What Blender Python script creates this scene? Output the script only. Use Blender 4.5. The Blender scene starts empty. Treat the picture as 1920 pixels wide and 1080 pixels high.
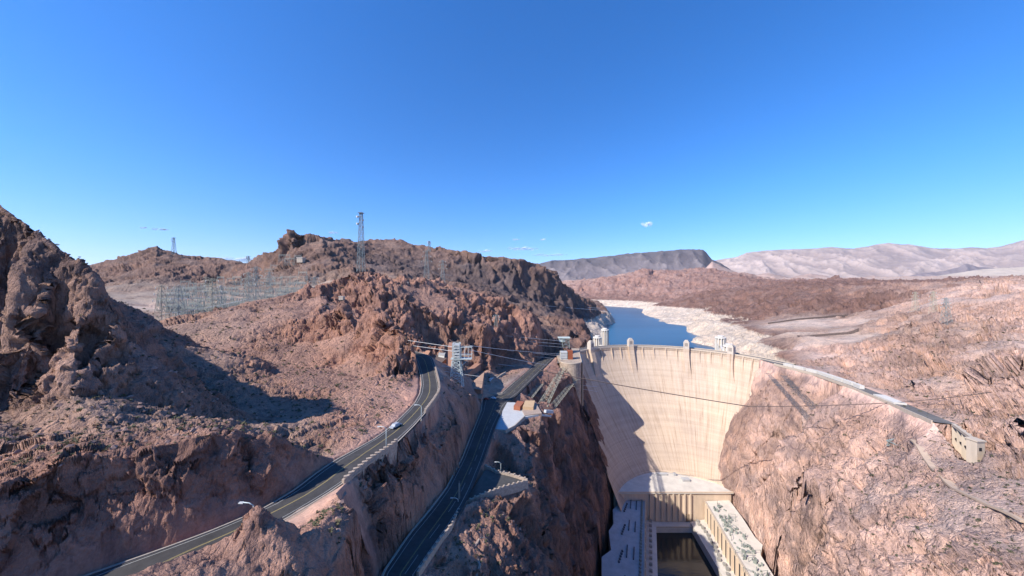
import bpy, bmesh, math, random
import numpy as np
from mathutils import Vector, Matrix
from mathutils.geometry import delaunay_2d_cdt

# ------------------------------------------------------------------ camera, sky, sun, exposure
SC = bpy.context.scene
COL = SC.collection
CZ, FPX = 276.0, 611.0                       # eye height above the river, focal length in pixels of the 1920 wide picture
cam = bpy.data.cameras.new('camera'); camo = bpy.data.objects.new('camera', cam); COL.objects.link(camo)
cam.sensor_width = 36.0; cam.lens = 36.0 * FPX / 1920.0
cam.clip_start = 0.5; cam.clip_end = 120000.0
camo.location = (0, 0, CZ); camo.rotation_euler = (math.radians(90), 0, 0)
SC.camera = camo

SUN_AZ = math.radians(-120.0)                # sun seen from above, clockwise from the viewing direction (+Y): left and behind
SUN_EL = math.radians(40.0)
sun_dir = Vector((math.sin(SUN_AZ) * math.cos(SUN_EL), math.cos(SUN_AZ) * math.cos(SUN_EL), math.sin(SUN_EL)))
sl = bpy.data.lights.new('sun', 'SUN'); sl.energy = 4.6; sl.angle = math.radians(0.5); sl.color = (1.0, 0.95, 0.88)
slo = bpy.data.objects.new('sun', sl); COL.objects.link(slo)
slo.rotation_euler = sun_dir.to_track_quat('Z', 'Y').to_euler(); slo.location = (-200, -200, 600)

world = bpy.data.worlds.new('World'); SC.world = world; world.use_nodes = True
wn = world.node_tree; wn.nodes.clear()
sky = wn.nodes.new('ShaderNodeTexSky'); sky.sky_type = 'NISHITA'; sky.sun_disc = False
sky.sun_elevation = SUN_EL; sky.sun_rotation = SUN_AZ
sky.altitude = 400; sky.air_density = 1.0; sky.dust_density = 0.0; sky.ozone_density = 4.0
hs = wn.nodes.new('ShaderNodeHueSaturation'); hs.inputs['Saturation'].default_value = 1.22
bg = wn.nodes.new('ShaderNodeBackground'); bg.inputs['Strength'].default_value = 0.15
wo = wn.nodes.new('ShaderNodeOutputWorld')
wn.links.new(sky.outputs[0], hs.inputs['Color']); tc = wn.nodes.new('ShaderNodeTexCoord'); sp = wn.nodes.new('ShaderNodeSeparateXYZ'); wn.links.new(tc.outputs['Generated'], sp.inputs[0])
cr = wn.nodes.new('ShaderNodeValToRGB'); wn.links.new(sp.outputs['Z'], cr.inputs[0])      # deep desert blue: the pale band at the horizon is narrower than the sky model's
for e_, (p_, c_) in zip((cr.color_ramp.elements[0], cr.color_ramp.elements.new(.25), cr.color_ramp.elements[-1]), ((0.0, (.60, .61, .90, 1)), (.25, (.45, .72, .96, 1)), (1.0, (.28, .77, 1.06, 1)))): e_.position = p_; e_.color = c_
mxw = wn.nodes.new('ShaderNodeMix'); mxw.data_type = 'RGBA'; mxw.blend_type = 'MULTIPLY'; mxw.inputs[0].default_value = 1.0
wn.links.new(hs.outputs[0], mxw.inputs[6]); wn.links.new(cr.outputs[0], mxw.inputs[7]); wn.links.new(mxw.outputs[2], bg.inputs['Color']); wn.links.new(bg.outputs[0], wo.inputs['Surface'])

SC.view_settings.view_transform = 'Standard'; SC.view_settings.look = 'None'
SC.view_settings.exposure = 0.70; SC.view_settings.gamma = 1.0
SC.cycles.max_bounces = 4; SC.cycles.diffuse_bounces = 3; SC.cycles.glossy_bounces = 2
SC.cycles.transparent_max_bounces = 6; SC.cycles.volume_bounces = 0
SC.cycles.use_denoising = True

# ------------------------------------------------------------------ helpers
def W(px, py, D):
    "photo pixel and distance -> world point"
    return ((px - 960.0) / FPX * D, D, CZ - (py - 540.0) / FPX * D)
def G(px, py, z):
    "photo pixel and height -> world point"
    D = FPX * (CZ - z) / (py - 540.0)
    return ((px - 960.0) / FPX * D, D, z)

def tag(o, label=None, cat=None, group=None, kind=None):
    if label: o['label'] = label
    if cat: o['category'] = cat
    if group: o['group'] = group
    if kind: o['kind'] = kind
    return o
def empty(name, loc, label, cat, group=None, rz=0.0):
    o = bpy.data.objects.new(name, None); COL.objects.link(o); o.location = loc; o.rotation_euler = (0, 0, rz)
    o.empty_display_size = 1.0
    return tag(o, label, cat, group)
def copy_tree(o, parent=None):
    c = o.copy(); COL.objects.link(c)
    if parent is not None: c.parent = parent
    for ch in [k for k in bpy.data.objects if k.parent == o]:
        copy_tree(ch, c)
    return c

class MB:
    "collects shapes and links them as one mesh object"
    def __init__(s): s.v = []; s.f = []; s.sm = []
    def add(s, vs, fs, smooth=False):
        b = len(s.v); s.v += [tuple(v) for v in vs]; s.f += [tuple(b + i for i in f) for f in fs]; s.sm += [smooth] * len(fs)
    def box(s, c, size, rz=0.0, taper=1.0):
        x, y, z = c; a, b, h = size[0] / 2, size[1] / 2, size[2] / 2
        cs, sn = math.cos(rz), math.sin(rz); vs = []
        for k, t in ((-h, 1.0), (h, taper)):
            for (i, j) in ((-a, -b), (a, -b), (a, b), (-a, b)):
                i *= t; j *= t
                vs.append((x + i * cs - j * sn, y + i * sn + j * cs, z + k))
        s.add(vs, [(3, 2, 1, 0), (4, 5, 6, 7), (0, 1, 5, 4), (1, 2, 6, 5), (2, 3, 7, 6), (3, 0, 4, 7)])
    def bar(s, p, q, w, w2=None):
        "square bar between two points"
        p = Vector(p); q = Vector(q); d = q - p
        if d.length < 1e-6: return
        w2 = w if w2 is None else w2
        d.normalize(); u = d.cross(Vector((0, 0, 1)))
        if u.length < 1e-3: u = Vector((1, 0, 0))
        u.normalize(); v = d.cross(u).normalized()
        vs = []
        for c, ww in ((p, w), (q, w2)):
            for (i, j) in ((-1, -1), (1, -1), (1, 1), (-1, 1)):
                vs.append(c + u * (i * ww / 2) + v * (j * ww / 2))
        s.add(vs, [(0, 1, 2, 3), (7, 6, 5, 4), (0, 4, 5, 1), (1, 5, 6, 2), (2, 6, 7, 3), (3, 7, 4, 0)])
    def tube(s, pts, r, n=6, cap=True, r2=None):
        pts = [Vector(p) for p in pts]; m = len(pts); b = len(s.v)
        for k, p in enumerate(pts):
            d = (pts[min(k + 1, m - 1)] - pts[max(k - 1, 0)]).normalized()
            u = d.cross(Vector((0, 0, 1)))
            if u.length < 1e-3: u = Vector((1, 0, 0))
            u.normalize(); v = d.cross(u).normalized()
            rr = r if r2 is None else r + (r2 - r) * k / (m - 1)
            for i in range(n):
                a = 2 * math.pi * i / n
                s.v.append(tuple(p + u * (rr * math.cos(a)) + v * (rr * math.sin(a))))
        for k in range(m - 1):
            for i in range(n):
                j = (i + 1) % n
                s.f.append((b + k * n + i, b + k * n + j, b + (k + 1) * n + j, b + (k + 1) * n + i)); s.sm.append(True)
        if cap:
            s.f.append(tuple(b + i for i in range(n))[::-1]); s.sm.append(False)
            s.f.append(tuple(b + (m - 1) * n + i for i in range(n))); s.sm.append(False)
    def prism(s, poly, z0, z1):
        "vertical prism over a plan polygon; z1 may be a list of heights"
        n = len(poly)
        zt = z1 if isinstance(z1, (list, tuple)) else [z1] * n
        zb = z0 if isinstance(z0, (list, tuple)) else [z0] * n
        vs = [(p[0], p[1], zb[i]) for i, p in enumerate(poly)] + [(p[0], p[1], zt[i]) for i, p in enumerate(poly)]
        s.add(vs, [tuple(range(n))[::-1], tuple(range(n, 2 * n))] + [(i, (i + 1) % n, n + (i + 1) % n, n + i) for i in range(n)])
    def ribbon(s, A, B, closed=False):
        "sheet between two polylines"
        b = len(s.v); n = len(A)
        s.v += [tuple(p) for p in A] + [tuple(p) for p in B]
        for i in range(n - 1):
            s.f.append((b + i, b + i + 1, b + n + i + 1, b + n + i)); s.sm.append(True)
    def wall(s, line, thick, h_lo, h_hi):
        "wall along a 3-D polyline, from h_lo to h_hi above it"
        n = len(line); vs = []
        for i, p in enumerate(line):
            a = Vector(line[max(i - 1, 0)]); c = Vector(line[min(i + 1, n - 1)])
            d = (c - a); d.z = 0; d.normalize(); nn = Vector((-d.y, d.x, 0)) * (thick / 2)
            p = Vector(p)
            lo = h_lo[i] if isinstance(h_lo, (list, tuple)) else h_lo
            hi = h_hi[i] if isinstance(h_hi, (list, tuple)) else h_hi
            vs += [p - nn + Vector((0, 0, lo)), p + nn + Vector((0, 0, lo)), p + nn + Vector((0, 0, hi)), p - nn + Vector((0, 0, hi))]
        fs = [(3, 2, 1, 0), tuple(4 * (n - 1) + k for k in range(4))]
        for i in range(n - 1):
            for k in range(4):
                fs.append((4 * i + k, 4 * i + (k + 1) % 4, 4 * i + 4 + (k + 1) % 4, 4 * i + 4 + k))
        s.add(vs, fs)
    def build(s, name, mat, parent=None):
        me = bpy.data.meshes.new(name); me.from_pydata(s.v, [], s.f); me.update()
        me.polygons.foreach_set('use_smooth', s.sm)
        bm = bmesh.new(); bm.from_mesh(me); bmesh.ops.recalc_face_normals(bm, faces=bm.faces); bm.to_mesh(me); bm.free()
        me.materials.append(mat)
        o = bpy.data.objects.new(name, me); COL.objects.link(o)
        if parent is not None:                 # shapes are given in world space; store them in the parent's frame
            o.parent = parent; M = Matrix.Identity(4); q = parent
            while q is not None:
                M = (Matrix.Translation(q.location) @ q.rotation_euler.to_matrix().to_4x4()) @ M; q = q.parent
            me.transform(M.inverted())
        return o

def resample(line, step):
    P = [Vector(p) for p in line]; out = [P[0]]
    for a, b in zip(P, P[1:]):
        n = max(1, int(round((b - a).length / step)))
        for k in range(1, n + 1): out.append(a.lerp(b, k / n))
    return out
def smooth_line(line, it=2):
    P = [Vector(p) for p in line]
    for _ in range(it):
        Q = [P[0]]
        for a, b in zip(P, P[1:]): Q += [a.lerp(b, .25), a.lerp(b, .75)]
        P = Q + [P[-1]]
    return P

# ------------------------------------------------------------------ materials
MATS = {}
def nmat(name):
    m = bpy.data.materials.new(name); m.use_nodes = True
    nt = m.node_tree; nt.nodes.clear()
    out = nt.nodes.new('ShaderNodeOutputMaterial'); b = nt.nodes.new('ShaderNodeBsdfPrincipled')
    nt.links.new(b.outputs[0], out.inputs['Surface'])
    b.inputs['Specular IOR Level'].default_value = 0.15
    return m, nt, b
def noise(nt, scale, detail=6, rough=0.6, vec=None, dist=0.0, kind='ShaderNodeTexNoise'):
    n = nt.nodes.new(kind); n.inputs['Scale'].default_value = scale
    if kind == 'ShaderNodeTexNoise':
        n.inputs['Detail'].default_value = detail; n.inputs['Roughness'].default_value = rough; n.inputs['Distortion'].default_value = dist
    if vec is not None: nt.links.new(vec, n.inputs['Vector'])
    return n
def ramp(nt, src, stops):
    r = nt.nodes.new('ShaderNodeValToRGB'); cr = r.color_ramp
    while len(cr.elements) < len(stops): cr.elements.new(0.5)
    for e, (p, c) in zip(cr.elements, stops):
        e.position = p; e.color = (c, c, c, 1) if not isinstance(c, (tuple, list)) else (c[0], c[1], c[2], 1)
    nt.links.new(src, r.inputs[0]); return r.outputs[0]
def mixc(nt, a, b, fac=1.0, mode='MULTIPLY'):
    m = nt.nodes.new('ShaderNodeMix'); m.data_type = 'RGBA'; m.blend_type = mode
    if isinstance(fac, float): m.inputs[0].default_value = fac
    else: nt.links.new(fac, m.inputs[0])
    for s, k in ((a, 6), (b, 7)):
        if isinstance(s, tuple): m.inputs[k].default_value = (s[0], s[1], s[2], 1)
        else: nt.links.new(s, m.inputs[k])
    return m.outputs[2]
def mapping(nt, scale=(1, 1, 1), coord='Object'):
    t = nt.nodes.new('ShaderNodeTexCoord'); m = nt.nodes.new('ShaderNodeMapping'); m.inputs['Scale'].default_value = scale
    nt.links.new(t.outputs[coord], m.inputs['Vector']); return m.outputs[0]
def bump(nt, b, h, strength, dist):
    n = nt.nodes.new('ShaderNodeBump'); n.inputs['Strength'].default_value = strength; n.inputs['Distance'].default_value = dist
    nt.links.new(h, n.inputs['Height']); nt.links.new(n.outputs[0], b.inputs['Normal']); return n

def simple(name, col, rough=0.8, var=0.25, scale=0.5, metal=0.0, streak=False, bmp=0.0):
    m, nt, b = nmat(name)
    v = mapping(nt, (1, 1, 0.12) if streak else (1, 1, 1))
    n = noise(nt, scale, 6, 0.65, v)
    c = mixc(nt, col, ramp(nt, n.outputs[0], [(0.25, 1 - var), (0.75, 1 + var * 0.6)]))
    nt.links.new(c, b.inputs['Base Color']); b.inputs['Roughness'].default_value = rough; b.inputs['Metallic'].default_value = metal
    if bmp: bump(nt, b, n.outputs[0], 0.5, bmp)
    MATS[name] = m; return m
# ------------------------------------------------------------------ shape of the dam (the rock is fitted to it)
def dam_geo(z):
    s = min(1.0, max(0.0, (179.0 - z) / 151.0)); crown = 537 - 129 * s ** 1.25; R = 142 - 54 * s
    return (203 - 2 * s, crown - R, R)
def dpt(th, z, d=0.0):
    "point on the downstream face; th measured from +Y, positive to the right; d = how far it stands out"
    cx, cy, R = dam_geo(z); R -= d
    return (cx + R * math.sin(th), cy + R * math.cos(th), z)
def dam_hit(px, py):
    "where the photo ray meets the downstream face"
    for D in np.arange(300, 560, 0.5):
        x, y, z = W(px, py, D)
        if z > 179 or z < -5: continue
        cx, cy, R = dam_geo(z)
        if y > cy and math.hypot(x - cx, y - cy) > R: return (x, y, z)
    return W(px, py, 470)
# ------------------------------------------------------------------ ground: control points
C_R = (0.42, 0.24, 0.18)    # red brown rock, left bank
C_B = (0.28, 0.178, 0.14)    # dark varnished rock
C_D = (0.4, 0.262, 0.205)    # debris slope
C_E = (0.32, 0.208, 0.162)    # dark debris
C_P = (0.68, 0.465, 0.375)    # pink rock
C_Q = (0.5, 0.335, 0.265)
C_S = (0.52, 0.38, 0.305)    # pale dust
C_G = (0.25, 0.165, 0.132)    # grey mauve rock
C_K = (0.36, 0.242, 0.197)    # weathered crag
C_H = (0.235, 0.142, 0.115)
C_T = (0.38, 0.285, 0.225)    # tan bench
C_L = (0.62, 0.49, 0.385)    # bleached rock
PTS = []; EDG = []            # (x, y, z, r, g, b, amp)
def pt(p, c, amp=1.0):
    PTS.append((p[0], p[1], p[2], c[0], c[1], c[2], amp)); return len(PTS) - 1
def pw(rows, c, amp=1.0):
    for r in rows:
        pt(W(r[0], r[1], r[2]), r[3] if len(r) > 3 else c, r[4] if len(r) > 4 else amp)
def pl(pts, c, amp=0.0):
    ids = [pt(p, c, amp) for p in pts]
    for a, b in zip(ids, ids[1:]): EDG.append((a, b))
    return ids

# upper road: left and right edge (photo pixel, height)
Z1 = 225.0
L1 = [G(a, b, Z1) for a, b in [(60, 1120), (150, 1084), (300, 1032), (420, 987), (530, 937), (617, 870), (667, 843), (713, 817), (753, 783), (786, 747), (792, 715), (783, 682)]]
R1 = [G(a, b, Z1) for a, b in [(300, 1118), (390, 1062), (455, 1015), (530, 977), (643, 907), (697, 863), (733, 840), (787, 787), (821, 742), (825, 727), (817, 695)]]
L1 = L1 + [(-71, 238, Z1), (-84, 252, Z1), (-104, 262, Z1)]
R1 = R1 + [(-53, 222, Z1), (-60, 243, Z1), (-76, 261, Z1), (-98, 273, Z1)]
L1 = [(-96, 32, Z1)] + L1; R1 = [(-76, 34, Z1)] + R1
# lower road down to the dam
def z2(D): return float(np.interp(D, [40, 98, 163, 277, 470], [207, 202, 195, 185.5, 180.5]))
def g2(px, py):
    D = 150.0
    for _ in range(40): D = 0.5 * D + 0.5 * FPX * (CZ - z2(D)) / (py - 540.0)
    return ((px - 960.0) / FPX * D, D, z2(D))
L2 = [g2(a, b) for a, b in [(717, 1078), (768, 1003), (810, 953), (837, 917), (867, 860), (887, 810), (903, 770), (905, 752)]]
R2 = [g2(a, b) for a, b in [(783, 1078), (845, 990), (872, 945), (886, 915), (903, 872), (928, 800), (947, 762), (975, 735), (1020, 690), (1042, 668)]]
L2b = [g2(a, b) for a, b in [(940, 738), (1000, 685), (1022, 666)]]
L2 = [(-20, 45, z2(45)), (-29.5, 66, z2(66))] + L2; R2 = [(-8, 45, z2(45)), (-18.5, 66, z2(66))] + R2
# right bank road
def z3(D): return float(np.interp(D, [120, 164, 239, 295, 409], [199, 198, 190.5, 187.5, 180]))
A3 = [(338, 439), (338, 409), (330, 350), (311, 297), (286, 240), (260, 195)]
R3 = [(x, y, z3(y)) for x, y in A3]
def offs(line, d):
    out = []
    for i, p in enumerate(line):
        a = Vector(line[max(i - 1, 0)]); c = Vector(line[min(i + 1, len(line) - 1)]); t = c - a; t.z = 0; t.normalize()
        out.append((p[0] + t.y * d, p[1] - t.x * d, p[2]))
    return out
L1 = [tuple(p) for p in smooth_line(L1, 1)]; R1 = [tuple(p) for p in smooth_line(R1, 1)]
R3a, R3b = offs(R3, 5.0), offs(R3, -5.0)

e = 0.12
def low(l, c, d=e): pl([(p[0], p[1], p[2] - d) for p in l], c, 0.0)
low(L1, C_R); low(R1, C_D); low(L2, C_R); low(R2, C_R); low(L2b, C_R); low(R3a, C_P); low(R3b, C_Q)
# base line of the cut face above the upper road (ditch then wall)
base1 = offs(L1, -1.2)
low([(p[0], p[1], p[2] + 0.3) for p in base1[:14]], C_R)
# cut face rim
def behind(px, py, line, d):
    "point on the photo ray that lies d metres behind the given line (to its left)"
    best = None
    for D in np.arange(35, 140, 0.25):
        x = (px - 960.0) / FPX * D; m = 1e9
        for a, b in zip(line, line[1:]):
            ax, ay, bx, by = a[0], a[1], b[0], b[1]; L = (bx - ax) ** 2 + (by - ay) ** 2
            t = max(0, min(1, ((x - ax) * (bx - ax) + (D - ay) * (by - ay)) / L)); m = min(m, math.hypot(x - ax - t * (bx - ax), D - ay - t * (by - ay)))
        left = x < float(np.interp(D, [p[1] for p in line], [p[0] for p in line]))
        if left and m >= d: return W(px, py, D)
    return W(px, py, 90)
for a, b, d in [(-700, 960, 7), (-300, 950, 7), (-100, 930, 7), (33, 905, 7), (90, 863, 7.5), (133, 853, 8), (187, 850, 8), (243, 851, 8), (300, 833, 8), (360, 819, 8), (400, 810, 8), (440, 815, 8), (480, 838, 6.5), (520, 828, 7), (565, 842, 4)]:
    pt(behind(a, b, L1, d), C_R, 0.8)
for a, b, d in [(60, 985, 4), (120, 950, 4.6), (200, 930, 4.4), (280, 910, 4.0), (350, 890, 4.2), (430, 890, 4), (500, 890, 3)]:
    pt(behind(a, b, L1, d), C_R, 1.0)
# slope above the cut
pw([(60, 820, 75), (200, 800, 77), (320, 790, 82), (430, 790, 92), (480, 810, 93)], C_D, 0.9)
pw([(0, 765, 82), (130, 742, 84), (240, 744, 92), (350, 775, 98), (450, 800, 99), (530, 832, 100), (-200, 760, 80)], C_D, 1.0)
pw([(240, 705, 135), (400, 740, 135), (500, 790, 122), (120, 700, 128)], C_E, 0.8)
# left crag
pw([(0, 720, 91.0), (100, 712, 92.8), (185, 685, 94.5), (228, 655, 97.1)], C_K, 0.8)
pw([(0, 383, 101.5), (25, 400, 100.6), (60, 428, 99.8), (110, 468, 98.9), (150, 492, 98.9), (178, 525, 98.9), (203, 562, 98.9), (226, 600, 98.9), (238, 640, 99.8)], C_K, 0.9)
pw([(70, 600, 90.1), (45, 500, 93.6), (150, 590, 93.6), (190, 630, 94.5), (20, 640, 87.5), (120, 650, 92.8), (100, 520, 96.2)], C_K, 1.15)
pw([(-120, 340, 98.0), (-300, 330, 91.9), (-600, 400, 87.5), (-900, 430, 78.8)], C_K, 1.2)
pw([(-150, 640, 84.0), (-350, 640, 77.0), (-250, 500, 83.1)], C_K, 1.2)
pt((-235, 165, 292), C_K); pt((-200, 150, 278), C_K); pt((-165, 150, 252), C_K, .6); pt((-150, 165, 245), C_D, .5)
# ground behind the crag, valley and gully down to the road
pw([(300, 640, 210), (262, 610, 240), (400, 680, 180), (340, 690, 160), (500, 740, 146), (560, 795, 118), (603, 848, 102), (440, 720, 152)], C_D, 0.8)
pw([(430, 660, 205), (520, 700, 170), (560, 740, 152), (620, 760, 138), (660, 795, 119), (700, 742, 151), (640, 800, 114)], C_R, 1.0)
pw([(735, 772, 136), (700, 795, 122), (742, 722, 165), (640, 835, 106)], C_R, 0.8)
# pointed red hill left of the road bend
pw([(770, 640, 203), (772, 690, 190), (752, 612, 208), (730, 600, 215), (690, 575, 228), (640, 560, 250), (600, 600, 262), (560, 640, 235), (520, 680, 200), (620, 690, 205), (700, 668, 203), (665, 622, 236), (745, 660, 196), (715, 700, 180), (680, 710, 185), (585, 640, 232), (650, 660, 215)], C_R, 2.2)
pw([(740, 625, 222)], C_R, 1.0)
pt((-118, 285, 236), C_R, 1.0); pt((-90, 290, 222), C_R, 1.0); pt((-135, 262, 256), C_R, 1.5)
# block between the two roads
pw([(300, 1075, 48), (380, 1028, 50), (430, 1000, 51), (478, 962, 52), (505, 985, 52), (560, 1008, 56), (600, 988, 60), (640, 936, 72), (655, 1000, 64), (690, 1010, 71), (620, 1060, 56), (560, 1075, 50), (500, 1060, 49), (590, 1030, 56), (660, 960, 74), (440, 1050, 48)], C_R, 1.5)
for d_, x_, z_ in [(92, -43.2, 0, ), (97, -41.3, 0), (103, -38.9, 0), (110, -37.9, 0), (117, -36.9, 0), (124, -36.0, 0)]:
    wob = 1.3 * math.sin(d_ * 1.7)
    pt((x_ + 3.3, d_, 222.6 + wob * .7), C_R, 1.6); pt((x_ + 4.8, d_ + 2, 217.5 + wob), C_R, 1.8); pt((x_ + 1.3, d_, 219.5), C_R, .8)
pw([(858, 800, 148), (840, 850, 131), (700, 1000, 78), (700, 1055, 76), (730, 985, 88)], C_R, 1.8)
pw([(575, 975, 69.5), (600, 955, 72), (630, 925, 77)], C_R, 0.1)
pw([(836, 797, 149), (843, 750, 164), (850, 790, 158), (880, 770, 190), (860, 722, 205), (893, 745, 222), (835, 708, 196), (862, 800, 155), (880, 800, 172)], C_E, 0.8)
pt((-62, 38, 236), C_R); pt((-50, 40, 240), C_R); pt((-46, 58, 228), C_R); pt((-70, 20, 232), C_R)
for p in R1:
    if 127 < p[1] < 152: pt((p[0] + 1.9, p[1], 216.0), C_R, 0.6)
# visitor centre bench
pt((-40, 262, 208), C_T, .3); pt((-62, 300, 207), C_T, 0.3); pt((-30, 290, 190), C_T, 0.2); pt((-22, 255, 188), C_T, .2); pt((-8, 300, 186), C_T, 0.2)
pt((-18, 330, 187), C_T, 0.3); pt((8, 335, 185), C_R, .5); pt((22, 350, 184), C_T, .3); pt((-85, 330, 212), C_T, .5); pt((-60, 330, 208), C_T, .5)
# middle crags behind
pw([(780, 655, 300), (830, 652, 318), (885, 640, 345), (905, 690, 330), (932, 700, 345), (870, 600, 350), (820, 590, 340), (760, 560, 330), (700, 530, 340), (660, 508, 350), (600, 530, 340), (560, 548, 330), (700, 600, 300), (740, 640, 290), (845, 640, 330), (905, 620, 352), (790, 620, 318)], C_R, 3.0)
pw([(760, 525, 385), (830, 540, 400), (890, 548, 425), (950, 565, 440), (940, 600, 400), (1000, 590, 455), (985, 622, 428), (1038, 612, 472), (1052, 628, 470), (925, 636, 378), (960, 640, 402), (1010, 645, 432)], C_R, 3.0)
pw([(925, 690, 366), (960, 686, 386), (1000, 678, 408), (1040, 664, 448), (1052, 662, 462)], C_B, 0.5)
# substation plateau, road benches left
pw([(300, 618, 330), (430, 606, 380), (520, 600, 400), (330, 560, 600), (450, 556, 700), (560, 545, 620), (240, 560, 480), (200, 545, 620), (480, 575, 500), (360, 585, 430), (620, 525, 520), (570, 530, 800), (100, 560, 420), (-200, 560, 420)], C_T, 0.6)
pw([(230, 575, 420), (300, 580, 450)], C_S, 0.3)
# mountains on the left skyline
pw([(120, 520, 900), (185, 505, 900), (215, 492, 900), (250, 475, 900), (275, 463, 900), (293, 458, 900), (312, 466, 900), (340, 476, 900), (380, 486, 950), (440, 502, 1050), (240, 520, 750), (320, 515, 760), (400, 525, 800), (290, 490, 820), (-300, 500, 900), (-800, 500, 900)], C_G, 4)
pw([(470, 493, 900), (487, 475, 870), (530, 458, 830), (536, 440, 815), (552, 430, 810), (575, 440, 815), (600, 444, 820), (630, 455, 820), (645, 470, 800), (655, 490, 760), (560, 460, 780), (600, 475, 740), (520, 500, 700), (580, 505, 660), (480, 520, 760), (640, 500, 690)], C_G, 3.6)
pw([(648, 462, 1000), (660, 450, 1000), (680, 458, 1000), (700, 453, 1010), (740, 446, 1050), (775, 457, 1040), (820, 463, 1000), (880, 472, 960), (930, 484, 950), (975, 486, 970), (1010, 494, 1010), (1040, 507, 1060), (1060, 528, 1100), (1090, 555, 1200), (1112, 563, 1270), (1132, 572, 1310)], C_G, 4)
pw([(700, 500, 800), (760, 495, 800), (800, 512, 740), (800, 505, 860), (870, 520, 850), (915, 532, 850), (950, 545, 862), (985, 560, 890), (1020, 570, 925), (1060, 588, 985), (1090, 590, 1080), (900, 488, 945), (960, 497, 960)], (0.165, 0.125, 0.115), 3.6)
pw([(860, 535, 600), (930, 560, 640), (1000, 585, 700), (1050, 600, 740), (740, 515, 620)], C_G, 4)
# land behind the skylines falls away
for x, y in [(-1500, 1300), (-900, 1300), (-400, 1350), (0, 1400), (-2500, 900), (-2500, 3000), (0, 3000), (150, 2300), (-1200, 600)]:
    pt((x, y, 215), C_G, 5)
C_N = (0.33, 0.205, 0.17)
# left lake shore (water at 129)
pw([(1140, 614, 1240, C_H), (1157, 607, 1330, C_H), (1150, 596, 1390, C_H)], C_H, 3)
pw([(1118, 608, 1080), (1138, 582, 1290), (1100, 618, 820), (1085, 600, 720), (1110, 632, 640), (1095, 640, 570)], C_H, 3)
for p in [(268, 860, 124), (235, 780, 120), (200, 700, 118), (172, 620, 118), (158, 570, 118), (150, 545, 118)]: pt(p, C_H, 2)
for p in [(330, 1000, 100), (420, 1150, 90), (500, 1300, 90), (560, 1700, 90), (300, 800, 80), (250, 640, 80), (260, 560, 80), (320, 540, 80), (420, 800, 80), (520, 1000, 90), (400, 640, 80), (600, 1300, 90), (800, 2100, 100), (560, 2300, 100)]: pt(p, C_H, 0.5)
pt((430, 1500, 200), C_G, 5); pt((500, 2000, 200), C_G, 5); pt((420, 1420, 135), C_H, 3); pt((540, 2250, 200), C_G, 4)
for a, b in [(1146, 581), (1160, 580), (1180, 583), (1158, 592), (1195, 597), (1165, 604), (1220, 612), (1185, 622), (1210, 630), (1245, 620), (1265, 628), (1250, 640), (1275, 642), (1165, 635), (1152, 645), (1190, 645), (1235, 646)]:
    q = G(a, b, 129.0); pt((q[0], q[1], 104.0), C_H, 0.3)
# far lake shore and cape
pw([(1138, 574, 2600), (1190, 577, 2420), (1213, 596, 1640), (1252, 607, 1345), (1292, 611, 1262), (1283, 625, 1090), (1284, 640, 900), (1298, 646, 862)], C_H, 3)
pw([(1125, 562, 2900), (1200, 565, 2560), (1222, 574, 1930), (1262, 578, 1760), (1306, 582, 1600), (1302, 600, 1120), (1340, 605, 1010), (1372, 608, 950), (1400, 622, 790), (1430, 631, 706), (1462, 646, 612), (1462, 660, 540)], C_H, 3)
for p in [(440, 720, 122), (410, 640, 120), (385, 560, 118), (362, 500, 116), (350, 462, 118)]: pt(p, C_H, 2)
for p in [(412, 520, 176), (385, 470, 177), (352, 447, 178), (470, 640, 168)]: pt(p, C_H, 2)
pw([(1100, 545, 3300), (1120, 540, 3300), (1160, 520, 3500), (1215, 504, 3600), (1265, 508, 3550), (1330, 503, 3600), (1365, 512, 3500), (1400, 524, 3400), (1180, 545, 3000), (1250, 545, 2700), (1290, 550, 2200), (1040, 545, 3400)], C_N, 14)
pw([(1318, 577, 1620), (1330, 553, 1750), (1375, 545, 1800), (1410, 536, 1900), (1470, 533, 1900), (1520, 533, 1900), (1380, 575, 1500), (1420, 592, 1050), (1440, 565, 1300), (1350, 590, 1300), (1500, 545, 1400), (1560, 538, 1600), (1620, 532, 1700), (1680, 534, 1700), (1760, 531, 1600), (1840, 530, 1500), (1460, 585, 1000), (1520, 570, 1000), (1600, 560, 1000), (1680, 565, 900), (1640, 585, 820)], C_H, 9)
# right bank plateau, car park benches
pw([(1440, 612, 800), (1500, 600, 820), (1560, 602, 760), (1610, 610, 690), (1480, 622, 640), (1560, 622, 610), (1640, 632, 520), (1600, 640, 500), (1500, 630, 560)], C_S, 0.50)
pw([(1415, 615, 800), (1440, 632, 690), (1470, 640, 620)], C_B, 2)
pw([(1480, 655, 520), (1490, 680, 440), (1540, 650, 480), (1540, 676, 430), (1600, 660, 420), (1620, 690, 370), (1680, 700, 320), (1740, 735, 270)], C_P, 3.8)
pw([(1650, 640, 440), (1690, 650, 390), (1670, 610, 520), (1700, 590, 560), (1740, 580, 560), (1700, 680, 340), (1760, 640, 380), (1760, 700, 300), (1800, 660, 330), (1780, 600, 430)], C_Q, 4.2)
pw([(1740, 555, 700), (1765, 540, 700), (1800, 538, 680), (1850, 532, 650), (1920, 525, 640), (1790, 560, 600), (1850, 560, 540), (1920, 560, 500), (1850, 600, 420), (1920, 610, 380), (2050, 540, 600), (2400, 500, 600), (2300, 640, 300)], C_P, 3.8)
pw([(1850, 650, 310), (1900, 640, 300), (1870, 700, 250), (1840, 720, 255), (1920, 700, 240), (1800, 725, 262), (1860, 770, 205), (1910, 760, 205), (1900, 820, 172), (1850, 800, 190), (1920, 870, 150), (2100, 800, 160), (2300, 1000, 120), (1800, 770, 225)], C_P, 3.8)
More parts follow.
